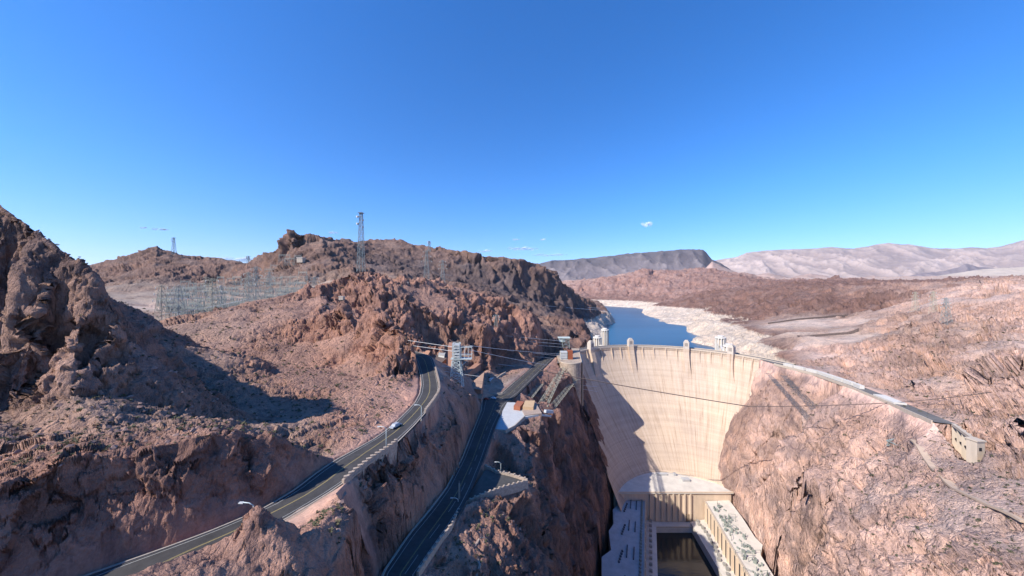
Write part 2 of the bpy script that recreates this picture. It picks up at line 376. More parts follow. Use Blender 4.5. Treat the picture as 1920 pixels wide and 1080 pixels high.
pw([(1600, 530, 2300), (1900, 525, 2300), (1500, 530, 2600), (2400, 520, 2000)], C_H, 10.79)
# right bank below the road
pw([(1440, 712, 395), (1475, 715, 385), (1500, 745, 348), (1540, 735, 345), (1560, 762, 318), (1620, 750, 300), (1600, 792, 262), (1640, 775, 270), (1700, 800, 232), (1690, 832, 212), (1750, 820, 210)], C_Q, 1.35)
for a, b in [(1443, 708), (1402, 745), (1373, 780), (1357, 830), (1350, 875), (1352, 905)]:
    h = dam_hit(a, b); pt(h, C_Q, 0.8); pt((h[0] - 2, h[1] + 28, h[2]), C_Q, .5); q = W(a + 18, b, h[1] - 22); pt(q, C_Q, 1.07)

pw([(1420, 800, 372), (1400, 860, 362), (1450, 850, 315), (1500, 800, 310), (1520, 850, 268), (1560, 820, 272), (1600, 880, 215), (1640, 850, 222), (1650, 930, 180), (1440, 950, 293), (1500, 950, 240), (1405, 930, 350), (1560, 1000, 180), (1470, 1040, 266), (1550, 1080, 170), (1620, 1000, 160), (1580, 920, 208), (1530, 920, 232)], C_P, 2.25)
pw([(1700, 1000, 140), (1700, 1080, 120), (1640, 1080, 138), (1850, 1010, 115), (1850, 1080, 100), (1920, 1080, 95), (1700, 930, 160), (1750, 980, 138), (2100, 1080, 90), (1780, 1050, 115)], C_P, 1.80)
pw([(1700, 860, 188), (1760, 905, 160), (1850, 945, 130), (1925, 980, 113), (1780, 880, 165), (1830, 868, 160), (1800, 850, 176), (1770, 830, 196), (1870, 900, 142), (1920, 930, 128)], C_P, 1.5)
pt((150, 60, 188), C_P); pt((180, 30, 192), C_P); pt((300, 60, 205), C_P); pt((260, 120, 201), C_P, 0.90)
# far plain, so that the sheet reaches the hills behind it
for p in [(-5500, 5300, 200), (-2500, 5300, 200), (0, 5300, 330), (1500, 5300, 430), (3500, 5300, 430), (7000, 5300, 480), (13500, 5300, 480), (3500, 3600, 300), (5500, 3400, 300), (9000, 3200, 300), (3200, 1200, 300), (6000, 1500, 300)]: pt(p, C_S, 3)
# foot of the right wall
for p in [(256, 392, 22), (248, 370, 20), (238, 330, 18), (228, 290, 12), (206, 238, 0), (150, 203, 0), (112, 160, 0), (95, 100, 0), (85, 20, 0)]: pt(p, C_P, 1.0)
for p in [(330, 480, 165), (345, 500, 140)]: pt(p, C_P, 1)
# canyon floor
for p in [(190, 430, -5), (200, 470, 10), (200, 505, 40), (210, 545, 80), (190, 380, -6), (180, 330, -6), (160, 270, -6), (110, 200, -6), (85, 140, -6), (72, 60, -6), (66, 10, -6)]: pt(p, C_P, 0.3)
# left canyon wall: foot
for p in [(124, 390, 20), (104, 335, 18), (80, 285, 16), (63, 232, 0), (57, 170, 0), (55, 100, 0), (53, 50, 0), (52, 10, 0)]: pt(p, C_B, 1.0)
for a, b in [(1095, 705), (1108, 745), (1122, 790), (1139, 840), (1149, 885), (1156, 915)]:
    h = dam_hit(a, b); pt(h, C_B, 0.8); pt((h[0] + 4, h[1] + 30, h[2]), C_B, 0.5); q = W(a - 14, b - 2, h[1] - 32); pt(q, C_B, 1.5)
for p in [(98, 512, 172), (122, 545, 150), (112, 552, 172), (90, 520, 180), (80, 500, 181)]: pt(p, C_B, 1.0)
# left canyon wall: face and rim
pw([(1015, 800, 214), (1000, 850, 192), (1020, 875, 198), (1000, 920, 152), (1040, 955, 162), (1012, 1000, 130), (1050, 1050, 132), (1062, 1085, 128), (1085, 1060, 195), (1050, 1000, 205), (1100, 1000, 268), (1128, 1000, 308), (1060, 900, 285), (1120, 900, 375), (1102, 830, 400), (1060, 800, 335), (1040, 850, 265), (1140, 880, 425), (1085, 920, 320), (1090, 850, 352)], C_B, 2.2)
pw([(1086, 738, 398), (1070, 722, 390), (1097, 770, 412), (1092, 802, 405), (1072, 702, 380), (1041, 725, 342), (1030, 740, 318), (1010, 712, 372), (1050, 688, 402), (1000, 740, 308), (1020, 770, 262), (1045, 775, 275)], C_R, 1.8)
pw([(972, 798, 203), (958, 826, 190), (940, 852, 178), (978, 866, 177), (950, 885, 164), (988, 835, 190), (993, 880, 170)], C_R, 1.8)
# plaza and triangle parking rims
PLZ = [g2(930, 803)[:2], g2(949, 762)[:2]]
pt(W(1010, 781, 224), C_R, 0); pt(W(985, 785, 222), C_R, 0); pt(W(1006, 760, 246), C_R, 1.0); pt(W(965, 757, 262), C_R, .8); pt(W(1022, 792, 222), C_R, 1.6); pt(W(1016, 812, 206), C_R, 1.6)
pt(W(960, 790, 216), C_R, 0)
TRI = [G(909, 878, 194.8), G(989, 904, 193.5), G(866, 947, 197.5)]
for p in TRI: pt((p[0], p[1], p[2] - 0.15), C_T, 0)
# rock in front, lower middle
pw([(1000, 935, 136, C_R, .8), (960, 950, 124), (925, 955, 117), (885, 968, 113), (920, 1000, 106), (900, 1065, 92), (852, 1003, 100), (960, 1060, 100), (1012, 1075, 106), (985, 985, 118), (945, 1020, 105), (980, 930, 133), (830, 1060, 90), (870, 1085, 88)], C_R, 1.5)
pt((-10, 60, 196), C_R); pt((5, 70, 188), C_R); pt((0, 40, 196), C_R); pt((20, 60, 130), C_R); pt((20, 100, 140), C_R); pt((-30, 10, 205), C_R); pt((-60, -5, 232), C_R); pt((-110, 0, 240), C_R)

# ------------------------------------------------------------------ ground: triangulate and sample on a grid that follows the cliffs
pts = np.array(PTS, dtype=np.float64)
res = delaunay_2d_cdt([Vector((p[0], p[1])) for p in pts], EDG, [], 0, 1e-4)
verts2, _, tris, ov, _, _ = res
nv = len(verts2)
att = np.zeros((nv, 5)); vz = np.zeros(nv)
vxy = np.array([(v[0], v[1]) for v in verts2])
for i in range(nv):
    src = ov[i]
    if len(src): r = pts[src[0]]
    else:
        d = np.hypot(pts[:, 0] - vxy[i, 0], pts[:, 1] - vxy[i, 1]); r = pts[int(np.argmin(d))]
    vz[i] = r[2]; att[i, 0:3] = r[3:6]; att[i, 3] = r[6]
def rng_cols():
    a = np.concatenate([np.arange(-700, -60, 16.0), np.arange(-60, 1980, 1.62), np.arange(1980, 2500, 14.0)])
    return a
PX = rng_cols(); NU = len(PX)
LV = np.linspace(math.log(26.0), math.log(5200.0), 2600)
DD = np.exp(LV)
T = (PX - 960.0) / FPX
Zg = np.full((NU, len(DD)), 215.0); Ag = np.zeros((NU, len(DD), 4)); Ag[..., 0:3] = C_G; Ag[..., 3] = 4
for t in tris:
    i, j, k = t[0], t[1], t[2]
    P = vxy[[i, j, k]]
    y0, y1 = P[:, 1].min(), P[:, 1].max()
    if y1 < DD[0]: continue
    r0 = max(0, np.searchsorted(DD, max(y0, 1.0)) - 1); r1 = min(len(DD), np.searchsorted(DD, y1) + 1)
    if r1 <= r0: continue
    yy = max(y0, DD[0] * 0.98)
    tt = [P[q, 0] / max(P[q, 1], yy) for q in range(3)] + [P[q, 0] / y1 for q in range(3)] + [P[q, 0] / yy for q in range(3)]
    if y0 < yy: c0, c1 = 0, NU
    else:
        c0 = max(0, np.searchsorted(T, min(tt)) - 1); c1 = min(NU, np.searchsorted(T, max(tt)) + 1)
    if c1 <= c0: continue
    Y = DD[r0:r1][None, :]; X = T[c0:c1][:, None] * Y
    den = (P[1, 1] - P[2, 1]) * (P[0, 0] - P[2, 0]) + (P[2, 0] - P[1, 0]) * (P[0, 1] - P[2, 1])
    if abs(den) < 1e-9: continue
    a = ((P[1, 1] - P[2, 1]) * (X - P[2, 0]) + (P[2, 0] - P[1, 0]) * (Y - P[2, 1])) / den
    b = ((P[2, 1] - P[0, 1]) * (X - P[2, 0]) + (P[0, 0] - P[2, 0]) * (Y - P[2, 1])) / den
    c = 1 - a - b
    m = (a >= -1e-9) & (b >= -1e-9) & (c >= -1e-9)
    if not m.any(): continue
    zz = a * vz[i] + b * vz[j] + c * vz[k]
    sub = Zg[c0:c1, r0:r1]; sub[m] = zz[m]
    for q in range(4):
        s = Ag[c0:c1, r0:r1, q]; v = a * att[i, q] + b * att[j, q] + c * att[k, q]; s[m] = v[m]

# --- gradient noise in numpy
_rs = np.random.RandomState(7); _PERM = _rs.permutation(4096).astype(np.int64); _GR = _rs.normal(size=(4096, 3)).astype(np.float32)
_GR /= np.linalg.norm(_GR, axis=1)[:, None]
def pnoise(x, y, z):
    xi = np.floor(x).astype(np.int64); yi = np.floor(y).astype(np.int64); zi = np.floor(z).astype(np.int64)
    fx = (x - xi).astype(np.float32); fy = (y - yi).astype(np.float32); fz = (z - zi).astype(np.float32)
    u = fx * fx * fx * (fx * (fx * 6 - 15) + 10); v = fy * fy * fy * (fy * (fy * 6 - 15) + 10); w = fz * fz * fz * (fz * (fz * 6 - 15) + 10)
    out = 0
    for dx in (0, 1):
        hx = _PERM[(xi + dx) & 4095]; wx = u if dx else 1 - u
        for dy in (0, 1):
            hy = _PERM[(hx + yi + dy) & 4095]; wy = v if dy else 1 - v
            for dz in (0, 1):
                g = _GR[_PERM[(hy + zi + dz) & 4095]]
                d = g[..., 0] * (fx - dx) + g[..., 1] * (fy - dy) + g[..., 2] * (fz - dz)
                out = out + d * wx * wy * (w if dz else 1 - w)
    return out * 1.5
def fbm(x, y, z, s, octv, gain=0.5):
    o = 0; a = 1.0
    for k in range(octv):
        o = o + a * pnoise(x / s + 17.3 * k, y / s - 9.1 * k, z / s + 4.7 * k); s = s / 2.03; a *= gain
    return o
def ridged(x, y, z, s, octv, gain=0.5):
    o = 0; a = 1.0; w = 1.0; tot = 0
    for k in range(octv):
        n = 1 - np.abs(pnoise(x / s + 31.7 * k, y / s + 11.9 * k, z / s - 7.3 * k)) * 1.6
        n = n * n * w; o = o + a * n; tot += a; w = np.clip(n * 1.4, 0.25, 1); s = s / 2.1; a *= gain
    return o / tot

# --- cut the roads, terraces and the river bed into the rock
def inpoly(X, Y, P):
    m = np.zeros(X.shape, bool); n = len(P)
    for k in range(n):
        x0, y0 = P[k][0], P[k][1]; x1, y1 = P[(k + 1) % n][0], P[(k + 1) % n][1]
        if y0 == y1: continue
        c = ((y0 > Y) != (y1 > Y)) & (X < (x1 - x0) * (Y - y0) / (y1 - y0) + x0); m ^= c
    return m
def cut(P, zf, k=7.0, reach=10.0, pad=0.15, up=None):
    "inside plan polygon P the rock is at most zf - pad; outside it may rise k metres per metre"
    xs = [p[0] for p in P]; ys = [p[1] for p in P]
    sel = (CX > min(xs) - reach) & (CX < max(xs) + reach) & (CY > min(ys) - reach) & (CY < max(ys) + reach)
    I = np.nonzero(sel); X = CX[I]; Y = CY[I]; Z = CZV[I]; ins = inpoly(X, Y, P); d = np.full(X.shape, 1e9)
    for a, b in zip(P, P[1:] + P[:1]):
        L = (b[0] - a[0]) ** 2 + (b[1] - a[1]) ** 2 + 1e-9; t_ = np.clip(((X - a[0]) * (b[0] - a[0]) + (Y - a[1]) * (b[1] - a[1])) / L, 0, 1)
        d = np.minimum(d, np.hypot(X - a[0] - t_ * (b[0] - a[0]), Y - a[1] - t_ * (b[1] - a[1])))
    d = np.where(ins, 0, d); zr = zf(X, Y) if callable(zf) else np.full(X.shape, float(zf))
    lim = zr - pad - XTRA + np.maximum(0, d - 0.8 - XTRA) * k * KK
    Z = np.where(d < reach, np.minimum(Z, lim), Z)
    if up is not None: Z = np.where(d < 0.5, np.maximum(Z, zr - up - XTRA), Z)
    CZV[I] = Z
def cut_strip(A, B, zf, **kw):
    cut([tuple(p[:2]) for p in A] + [tuple(p[:2]) for p in B][::-1], zf, **kw)
def carve(P, D0, pad=2.0):
    "keep the sight line to a built thing open: rock standing in front of it within the outline is lowered below it"
    us = 960 + FPX * CX / CY; vs_ = 540 - FPX * (CZV - CZ) / CY
    for k in range(2):
        m = inpoly(us, vs_, P) & (CY < (D0(us, vs_) if callable(D0) else D0)); I = np.nonzero(m)
        if not len(I[0]): return
        u = us[I]; low_ = np.full(u.shape, -1.0)
        for a, b in zip(P, P[1:] + P[:1]):
            if a[0] == b[0]: continue
            ok = ((a[0] <= u) & (u < b[0])) | ((b[0] <= u) & (u < a[0])); low_ = np.where(ok, np.maximum(low_, a[1] + (b[1] - a[1]) * (u - a[0]) / (b[0] - a[0])), low_)
        CZV[I] = np.minimum(CZV[I], CZ - (low_ + pad + 4 * XTRA - 540) / FPX * CY[I]); vs_ = 540 - FPX * (CZV - CZ) / CY
def px_of(p): return (960 + FPX * p[0] / p[1], 540 - FPX * (p[2] - CZ) / p[1])
L2f = L2 + [(-22.5, 262, z2(262)), (-16, 272, z2(272))] + L2b + [(52, 480, 180.4)]; R2f = R2 + [(72, 480, 180.4)]
zz2 = lambda X, Y: np.interp(Y, [40, 98, 163, 277, 470], [207, 202, 195, 185.5, 180.5])
pvR = offs([tuple(p) for p in R2f], 2.4); seg = [i for i, p in enumerate(R2f) if 150 < p[1] < 240]
plz = [G(927, 806, 190.0), G(936, 782, 189.6), G(951, 757, 188.5), G(965, 757, 188.6), G(1000, 772, 188.8), G(1014, 778, 189), G(984, 783, 189.2), G(965, 800, 189.6), G(948, 808, 189.9)]
near2 = lambda u, v: FPX * (CZ - 196.0) / np.maximum(v - 540, 1) * 0.93
LAKE = [G(a, b, 129.0) for a, b in [(1136, 574), (1165, 577), (1192, 580), (1208, 592), (1216, 600), (1252, 609), (1283, 614), (1280, 628), (1286, 642), (1320, 650)]] + [(352, 470, 129), (200, 560, 129), (262, 850, 129), G(1146, 640, 129), G(1143, 613, 129), G(1158, 607, 129), G(1150, 590, 129)]
def cut_all(extra, kk):
    "extra = further clearance in metres, kk = scale of the allowed bank slope"
    global XTRA, KK, CZV
    XTRA, KK = extra, kk
    cut_strip(L1, R1, Z1, up=0.6)
    cut_strip(L2f, R2f, zz2, up=0.8, k=11.0)
    cut_strip([R2f[i] for i in seg], [pvR[i] for i in seg], zz2, k=3)
    cut_strip(R3a, R3b, lambda X, Y: np.interp(Y, [120, 164, 239, 295, 409], [199, 198, 190.5, 187.5, 180]), k=3, up=0.6)
    cut([p[:2] for p in plz], 189.4, k=4, up=1.0)
    cut([p[:2] for p in TRI], 194.0, k=4, up=1.0, pad=0.6)
    cut([(150, 440), (135, 405), (123, 380), (112, 362), (98, 330), (82, 298), (64, 240), (57, 190), (54, 60), (52, 0), (80, 0), (90, 90), (110, 160), (150, 205), (205, 238), (222, 272), (240, 322), (251, 380), (251, 390), (240, 440)], -5.0, k=14, reach=14)
    Z0_ = CZV.copy()
    carve([px_of(p) for p in L2f[2:-1]] + [px_of(p) for p in R2f[2:-1]][::-1], near2, pad=0.5)
    carve([(1155, 917), (1357, 926), (1382, 965), (1420, 1022), (1448, 1080), (1500, 1200), (1090, 1200), (1124, 1080), (1128, 1040), (1143, 982), (1152, 950)], 270, pad=30)
    # the upper road stays in view from the gully to the bend
    carve([(530, 938), (617, 872), (713, 819), (753, 785), (788, 747), (793, 715), (784, 684), (815, 697), (824, 727), (819, 742), (785, 787), (731, 840), (695, 863), (643, 905), (530, 975)], lambda u, v: FPX * (CZ - Z1) / np.maximum(v - 540, 1) * 0.97, pad=0.5)
    carve([(1783, 792), (1800, 800), (1840, 818), (1843, 864), (1820, 868), (1786, 835)], 194, pad=1)
    cut([q[:2] for q in LAKE], 119.0, k=1.7, reach=60)
    if extra > 0:                       # widen the hollows so that they have sloping sides
        dl = Z0_ - CZV; kk_ = np.hanning(27); kk_ /= kk_.sum(); pb = np.pad(dl, ((13, 13), (0, 0))); s1 = sum(kk_[q] * pb[q:q + dl.shape[0]] for q in range(27))
        pb = np.pad(s1, ((0, 0), (26, 26))); k3 = np.hanning(53); k3 /= k3.sum(); s2 = sum(k3[q] * pb[:, q:q + dl.shape[1]] for q in range(53))
        CZV = Z0_ - np.maximum(dl, s2 * (CZV < 1e9) * np.clip(Ag[..., 3], 0, 1))
CY = np.broadcast_to(DD[None, :], Zg.shape); CX = T[:, None] * CY; CZV = Zg
cut_all(0.5, 0.75); Zg = CZV
# --- rows placed by arc length so that steep walls get enough of them
NR = 1150
dz = np.gradient(Zg, axis=1); dyv = np.gradient(DD)[None, :]
sgm = np.sqrt((dz / DD[None, :]) ** 2 + (0.55 * dyv / DD[None, :]) ** 2)
sgm = np.minimum(sgm, 0.02)
# smooth across columns so that neighbouring columns stay aligned
ker = np.hanning(41); ker /= ker.sum()
pad = np.pad(sgm, ((20, 20), (0, 0)), mode='edge'); cs = np.zeros_like(sgm)
for q in range(41): cs += ker[q] * pad[q:q + NU]
cum = np.cumsum(0.5 * cs + 0.5 * cs.mean(axis=1, keepdims=True), axis=1); cum = (cum - cum[:, :1]) / (cum[:, -1:] - cum[:, :1])
want = np.linspace(0, 1, NR)
idx = np.stack([np.interp(want, cum[i], np.arange(len(DD))) for i in range(NU)])
i0 = np.clip(idx.astype(int), 0, len(DD) - 2); fr = idx - i0; ar = np.arange(NU)[:, None]
Yv = np.exp(LV[i0] + fr * (LV[1] - LV[0])); Xv = T[:, None] * Yv
Zv = Zg[ar, i0] * (1 - fr) + Zg[ar, i0 + 1] * fr
Av = Ag[ar, i0] * (1 - fr[..., None]) + Ag[ar, i0 + 1] * fr[..., None]
del Ag, Zg, sgm, cs, pad, CX, CY, CZV
# face normals of the smooth shape, as vertex normals
def vnormals(X, Y, Z):
    gu = [np.gradient(a, axis=0) for a in (X, Y, Z)]; gv = [np.gradient(a, axis=1) for a in (X, Y, Z)]
    n = np.stack([gu[1] * gv[2] - gu[2] * gv[1], gu[2] * gv[0] - gu[0] * gv[2], gu[0] * gv[1] - gu[1] * gv[0]], -1)
    n /= np.linalg.norm(n, axis=-1, keepdims=True) + 1e-9
    n *= np.sign(n[..., 2:3] + 1e-9); return n
N = vnormals(Xv, Yv, Zv)
steep = np.clip((1 - N[..., 2]) * 2.2, 0, 1)
amp = Av[..., 3]
# rock relief: fractured blocks (cellular noise), ridges on steep ground, small lumps between outcrops
_CR = _rs.rand(4096, 7).astype(np.float32)
def blocks(x, y, z, s, tilt=1.0):
    x = x / s; y = y / s; z = z / s
    bx = np.floor(x - .5); by = np.floor(y - .5); bz = np.floor(z - .5)
    f1 = np.full(x.shape, 9.0, np.float32); f2 = f1.copy(); val = np.zeros(x.shape, np.float32); alb = val.copy()
    for dx in (0, 1):
        for dy in (0, 1):
            for dz_ in (0, 1):
                cx = bx + dx; cy = by + dy; cz = bz + dz_
                r = _CR[_PERM[(_PERM[(_PERM[cx.astype(np.int64) & 4095] + cy.astype(np.int64)) & 4095] + cz.astype(np.int64)) & 4095]]
                ex = (x - cx - .12 - .76 * r[..., 0]).astype(np.float32); ey = (y - cy - .12 - .76 * r[..., 1]).astype(np.float32); ez = (z - cz - .12 - .76 * r[..., 2]).astype(np.float32)
                d = ex * ex + ey * ey + ez * ez; m = d < f1
                f2 = np.where(m, f1, np.minimum(f2, d)); f1 = np.where(m, d, f1)
                v = (r[..., 3] - .5) + tilt * ((r[..., 4] - .5) * ex + (r[..., 5] - .5) * ey + (r[..., 6] - .5) * ez) * 1.6
                val = np.where(m, v, val); alb = np.where(m, r[..., 3], alb)
    edge = np.sqrt(f2) - np.sqrt(f1)
    return val - 0.18 * np.exp(-edge * 9.0), alb
q1 = pnoise(Xv / 19, Yv / 19, Zv / 19 + 3); q2 = pnoise(Xv / 19 + 9, Yv / 19, Zv / 19)
wx = Xv + 5 * q1; wy = Yv + 5 * q2; wz = Zv * 0.55 + 0.25 * Xv
big = ridged(wx, wy, wz, 26.0, 6, 0.52) - 0.45
huge = ridged(wx + 100, wy, wz, 120.0, 3, 0.5) - 0.45
fine = ridged(wx + 50, wy, wz, 6.5, 4, 0.6) - 0.45
lump = fbm(Xv, Yv, Zv, 9.0, 5, 0.6)
wx2 = Xv + 2.0 * lump; wy2 = Yv + 2.0 * fine * 2; wz2 = wz
b70, a70 = blocks(wx2, wy2, wz2, 62.0); b24, a24 = blocks(wx2, wy2, wz2, 22.0); b8, a8 = blocks(wx2, wy2, wz2, 7.5); b3, a3 = blocks(wx2, wy2, wz2, 2.7)
ld = np.clip(Yv / 450.0, 0, 1); nr_ = np.clip(1.25 - Yv / 320, 0, 1)
mo = np.clip(0.22 + 1.6 * fbm(Xv, Yv, Zv, 55.0, 3) + 1.3 * steep + 0.28 * np.clip(amp - 1.2, 0, 2), 0.0, 1.0)        # outcrop or debris
rel = 0.13 + 0.87 * mo
b200, a200 = blocks(wx2, wy2, wz2, 190.0); vast = ridged(wx2, wy2, wz2, 420.0, 3, 0.5) - 0.45
nf = np.clip(1.35 - Yv / 800, 0.12, 1); fd = np.clip((Yv - 700) / 900, 0, 1)
disp = amp * rel * (1.9 * big * (0.45 + 0.55 * nf) + nf * (0.9 * fine + 1.15 * b8 + 0.35 * b3) + 2.6 * b24 * (0.10 + 0.9 * nf) + ld * (1.8 * huge + 2.6 * b70 * np.clip(2.1 - Yv / 900, 0.12, 1)) + fd * (2.0 * b200 + 2.6 * vast)) + amp * 0.22 * lump
flute = ridged(wx2, wy2, Zv * 0.06, 34.0, 4, 0.6) - 0.45
disp += amp * steep * np.clip((Yv - 550) / 200, 0, 1) * (Xv < 330) * 6.0 * flute
disp += np.clip(amp, 0, 1) * nr_ * (0.30 * (ridged(Xv, Yv, Zv * .7, 2.2, 3, 0.6) - 0.4) + 0.5 * rel * b3)
N2 = N.copy(); N2[..., 2] = N2[..., 2] * 0.85 + 0.15
Xd = Xv + N2[..., 0] * disp; Yd = Yv + N2[..., 1] * disp; Zd = Zv + N2[..., 2] * disp
Yd = np.maximum(Yd, 20)
CX, CY, CZV = Xd, Yd, Zd
cut_all(0.0, 1.0)
Zd = CZV
# bleached band: rock of the lake basin that the water used to cover
lake_side = (Yv > 505) & (Xv > 118 + (Yv - 540) * 0.12) & (Xv < 5000)
lake_side |= (Yv > 450) & (Xv > 345)
band = np.clip((172.5 + 1.0 * fine - Zd) / 1.2, 0, 1) * lake_side
lay = 1 + 0.10 * np.sin(Zd * 1.1 + 2 * q1) + 0.07 * np.sin(Zd * 2.7 + q2)
colr = Av[..., 0:3] * (1 - band[..., None]) + np.array(C_L) * (band * lay)[..., None]
def smoothsel(v, a, b): return np.clip((v - a) / (b - a), 0, 1)
blk = (0.90 + 0.20 * a24) * (0.93 + 0.14 * a8) * (0.95 + 0.10 * a3)
blk = 1 + (blk - 1) * (0.25 + 0.75 * mo)
out_c = colr * blk[..., None] * np.array([0.93, 0.89, 0.88]); dust_c = colr * np.array([1.06, 1.10, 1.12]) * (1 + 0.06 * lump[..., None])
mm = (mo * (1 - band * .7))[..., None]
colr = dust_c * (1 - mm) + out_c * mm
colr = colr * (1 + 0.16 * fbm(Xv, Yv, Zv * 2, 70, 3)[..., None])
stain = smoothsel(fbm(Xv + 400, Yv * 1.0, Zv * 1.6, 34.0, 4, 0.55), 0.22, 0.34) * (0.35 + 0.65 * steep) * (1 - band)      # patches of dark desert varnish
colr = colr * (1 - stain[..., None] * np.array([0.30, 0.27, 0.22]))
def grid_object(name, c0, c1, r0, r1, mat, kind='structure', label=None):
    X = Xd[c0:c1, r0:r1]; Y = Yd[c0:c1, r0:r1]; Z = Zd[c0:c1, r0:r1]; nu, nr = X.shape
    me = bpy.data.meshes.new(name)
    co = np.stack([X, Y, Z], -1).reshape(-1, 3).astype(np.float32)
    ii = (np.arange(nu - 1)[:, None] * nr + np.arange(nr - 1)[None, :]).ravel()
    q = np.stack([ii, ii + nr, ii + nr + 1, ii + 1], -1).astype(np.int32)
    me.vertices.add(len(co)); me.vertices.foreach_set('co', co.ravel())
    me.loops.add(q.size); me.loops.foreach_set('vertex_index', q.ravel())
    me.polygons.add(len(q)); me.polygons.foreach_set('loop_start', np.arange(0, q.size, 4, dtype=np.int32))
    me.polygons.foreach_set('loop_total', np.full(len(q), 4, dtype=np.int32)) if False else None
    me.update(calc_edges=True)
    a = me.color_attributes.new('Col', 'FLOAT_COLOR', 'POINT')
    cc = np.ones((len(co), 4), dtype=np.float32); cc[:, :3] = colr[c0:c1, r0:r1].reshape(-1, 3)
    a.data.foreach_set('color', cc.ravel())
    b = me.attributes.new('amp', 'FLOAT', 'POINT'); b.data.foreach_set('value', np.clip(amp[c0:c1, r0:r1], 0, 1).astype(np.float32).ravel())
    me.polygons.foreach_set('use_smooth', np.ones(len(q), dtype=bool))
    me.materials.append(mat)
    o = bpy.data.objects.new(name, me); COL.objects.link(o); tag(o, label, None, None, kind); return o

def rock_material():
    m, nt, b = nmat('desert_rock')
    at = nt.nodes.new('ShaderNodeAttribute'); at.attribute_name = 'Col'
    am = nt.nodes.new('ShaderNodeAttribute'); am.attribute_name = 'amp'
    v = mapping(nt, (1, 1, 1)); vs = mapping(nt, (1, 1, 0.35))
    n1 = noise(nt, 0.035, 8, 0.62, v, 0.6); n2 = noise(nt, 0.22, 8, 0.68, vs, 0.8); n3 = noise(nt, 1.6, 5, 0.7, v)
    c = mixc(nt, at.outputs['Color'], ramp(nt, n1.outputs[0], [(0.30, (0.74, 0.76, 0.80)), (0.5, (1, 1, 1)), (0.72, (1.22, 1.14, 1.06))]))
    c = mixc(nt, c, ramp(nt, n2.outputs[0], [(0.33, (0.62, 0.62, 0.66)), (0.47, (0.95, 0.95, 0.95)), (0.70, (1.20, 1.17, 1.12))]))
    c = mixc(nt, c, ramp(nt, n3.outputs[0], [(0.30, 0.80), (0.70, 1.15)]))
    nt.links.new(c, b.inputs['Base Color']); b.inputs['Roughness'].default_value = 0.95; b.inputs['Specular IOR Level'].default_value = 0.05
    wv = nt.nodes.new('ShaderNodeVectorMath'); wv.operation = 'ADD'; nt.links.new(vs, wv.inputs[0])
    ws = nt.nodes.new('ShaderNodeVectorMath'); ws.operation = 'SCALE'; ws.inputs['Scale'].default_value = 0.7; nt.links.new(n2.outputs['Color'], ws.inputs[0]); nt.links.new(ws.outputs[0], wv.inputs[1])
    tot = None
    for sc_, wgt in ((0.28, 2.4), (0.9, 1.0), (2.6, 0.4)):
        vo = nt.nodes.new('ShaderNodeTexVoronoi'); vo.feature = 'DISTANCE_TO_EDGE'; vo.inputs['Scale'].default_value = sc_; nt.links.new(wv.outputs[0], vo.inputs['Vector'])
        cl = nt.nodes.new('ShaderNodeMath'); cl.operation = 'MINIMUM'; nt.links.new(vo.outputs['Distance'], cl.inputs[0]); cl.inputs[1].default_value = 0.16
        ad = nt.nodes.new('ShaderNodeMath'); ad.operation = 'MULTIPLY_ADD'; nt.links.new(cl.outputs[0], ad.inputs[0]); ad.inputs[1].default_value = wgt * 1.3
        if tot is None: nt.links.new(n2.outputs[0], ad.inputs[2])
        else: nt.links.new(tot, ad.inputs[2])
        tot = ad.outputs[0]
    ad = nt.nodes.new('ShaderNodeMath'); ad.operation = 'MULTIPLY_ADD'; nt.links.new(n3.outputs[0], ad.inputs[0]); ad.inputs[1].default_value = 0.8; nt.links.new(tot, ad.inputs[2])
    mul = nt.nodes.new('ShaderNodeMath'); mul.operation = 'MULTIPLY'; nt.links.new(ad.outputs[0], mul.inputs[0]); nt.links.new(am.outputs['Fac'], mul.inputs[1])
    bn = bump(nt, b, mul.outputs[0], 0.9, 1.5)
    MATS['rock'] = m; return m
rock = rock_material()
# split by distance into named pieces of the setting
rb = [0, int(NR * 1.0)]
grid_object('ground', 0, NU, 0, NR, rock)
# ------------------------------------------------------------------ water
def water_material(name, col, rough, bscale, bdist):
    m, nt, b = nmat(name)
    v = mapping(nt, (0.35, 1, 1)); n = noise(nt, bscale, 5, 0.6, v)
    v2 = mapping(nt, (0.25, 1.0, 1)); n2 = noise(nt, bscale * 0.04, 4, 0.55, v2, 0.5)
    c = mixc(nt, col, ramp(nt, n2.outputs[0], [(0.35, 0.75), (0.65, 1.25)]))
    nt.links.new(c, b.inputs['Base Color']); b.inputs['Roughness'].default_value = rough; b.inputs['Specular IOR Level'].default_value = 0.5
    bump(nt, b, n.outputs[0], 0.6, bdist); MATS[name] = m; return m
lake_m = water_material('lake_water', (0.018, 0.085, 0.145), 0.30, 0.12, 0.9)
river_m = water_material('river_water', (0.010, 0.016, 0.017), 0.08, 0.3, 0.12)
mb = MB(); mb.add([(120, 536, 129), (1400, 536, 129), (1800, 3100, 129), (300, 3100, 129)], [(0, 1, 2, 3)])
tag(mb.build('lake', lake_m), kind='structure')
mb = MB(); mb.add([(0, -50, 0), (220, -50, 0), (260, 420, 0), (100, 420, 0)], [(0, 1, 2, 3)])
tag(mb.build('river', river_m), kind='structure')

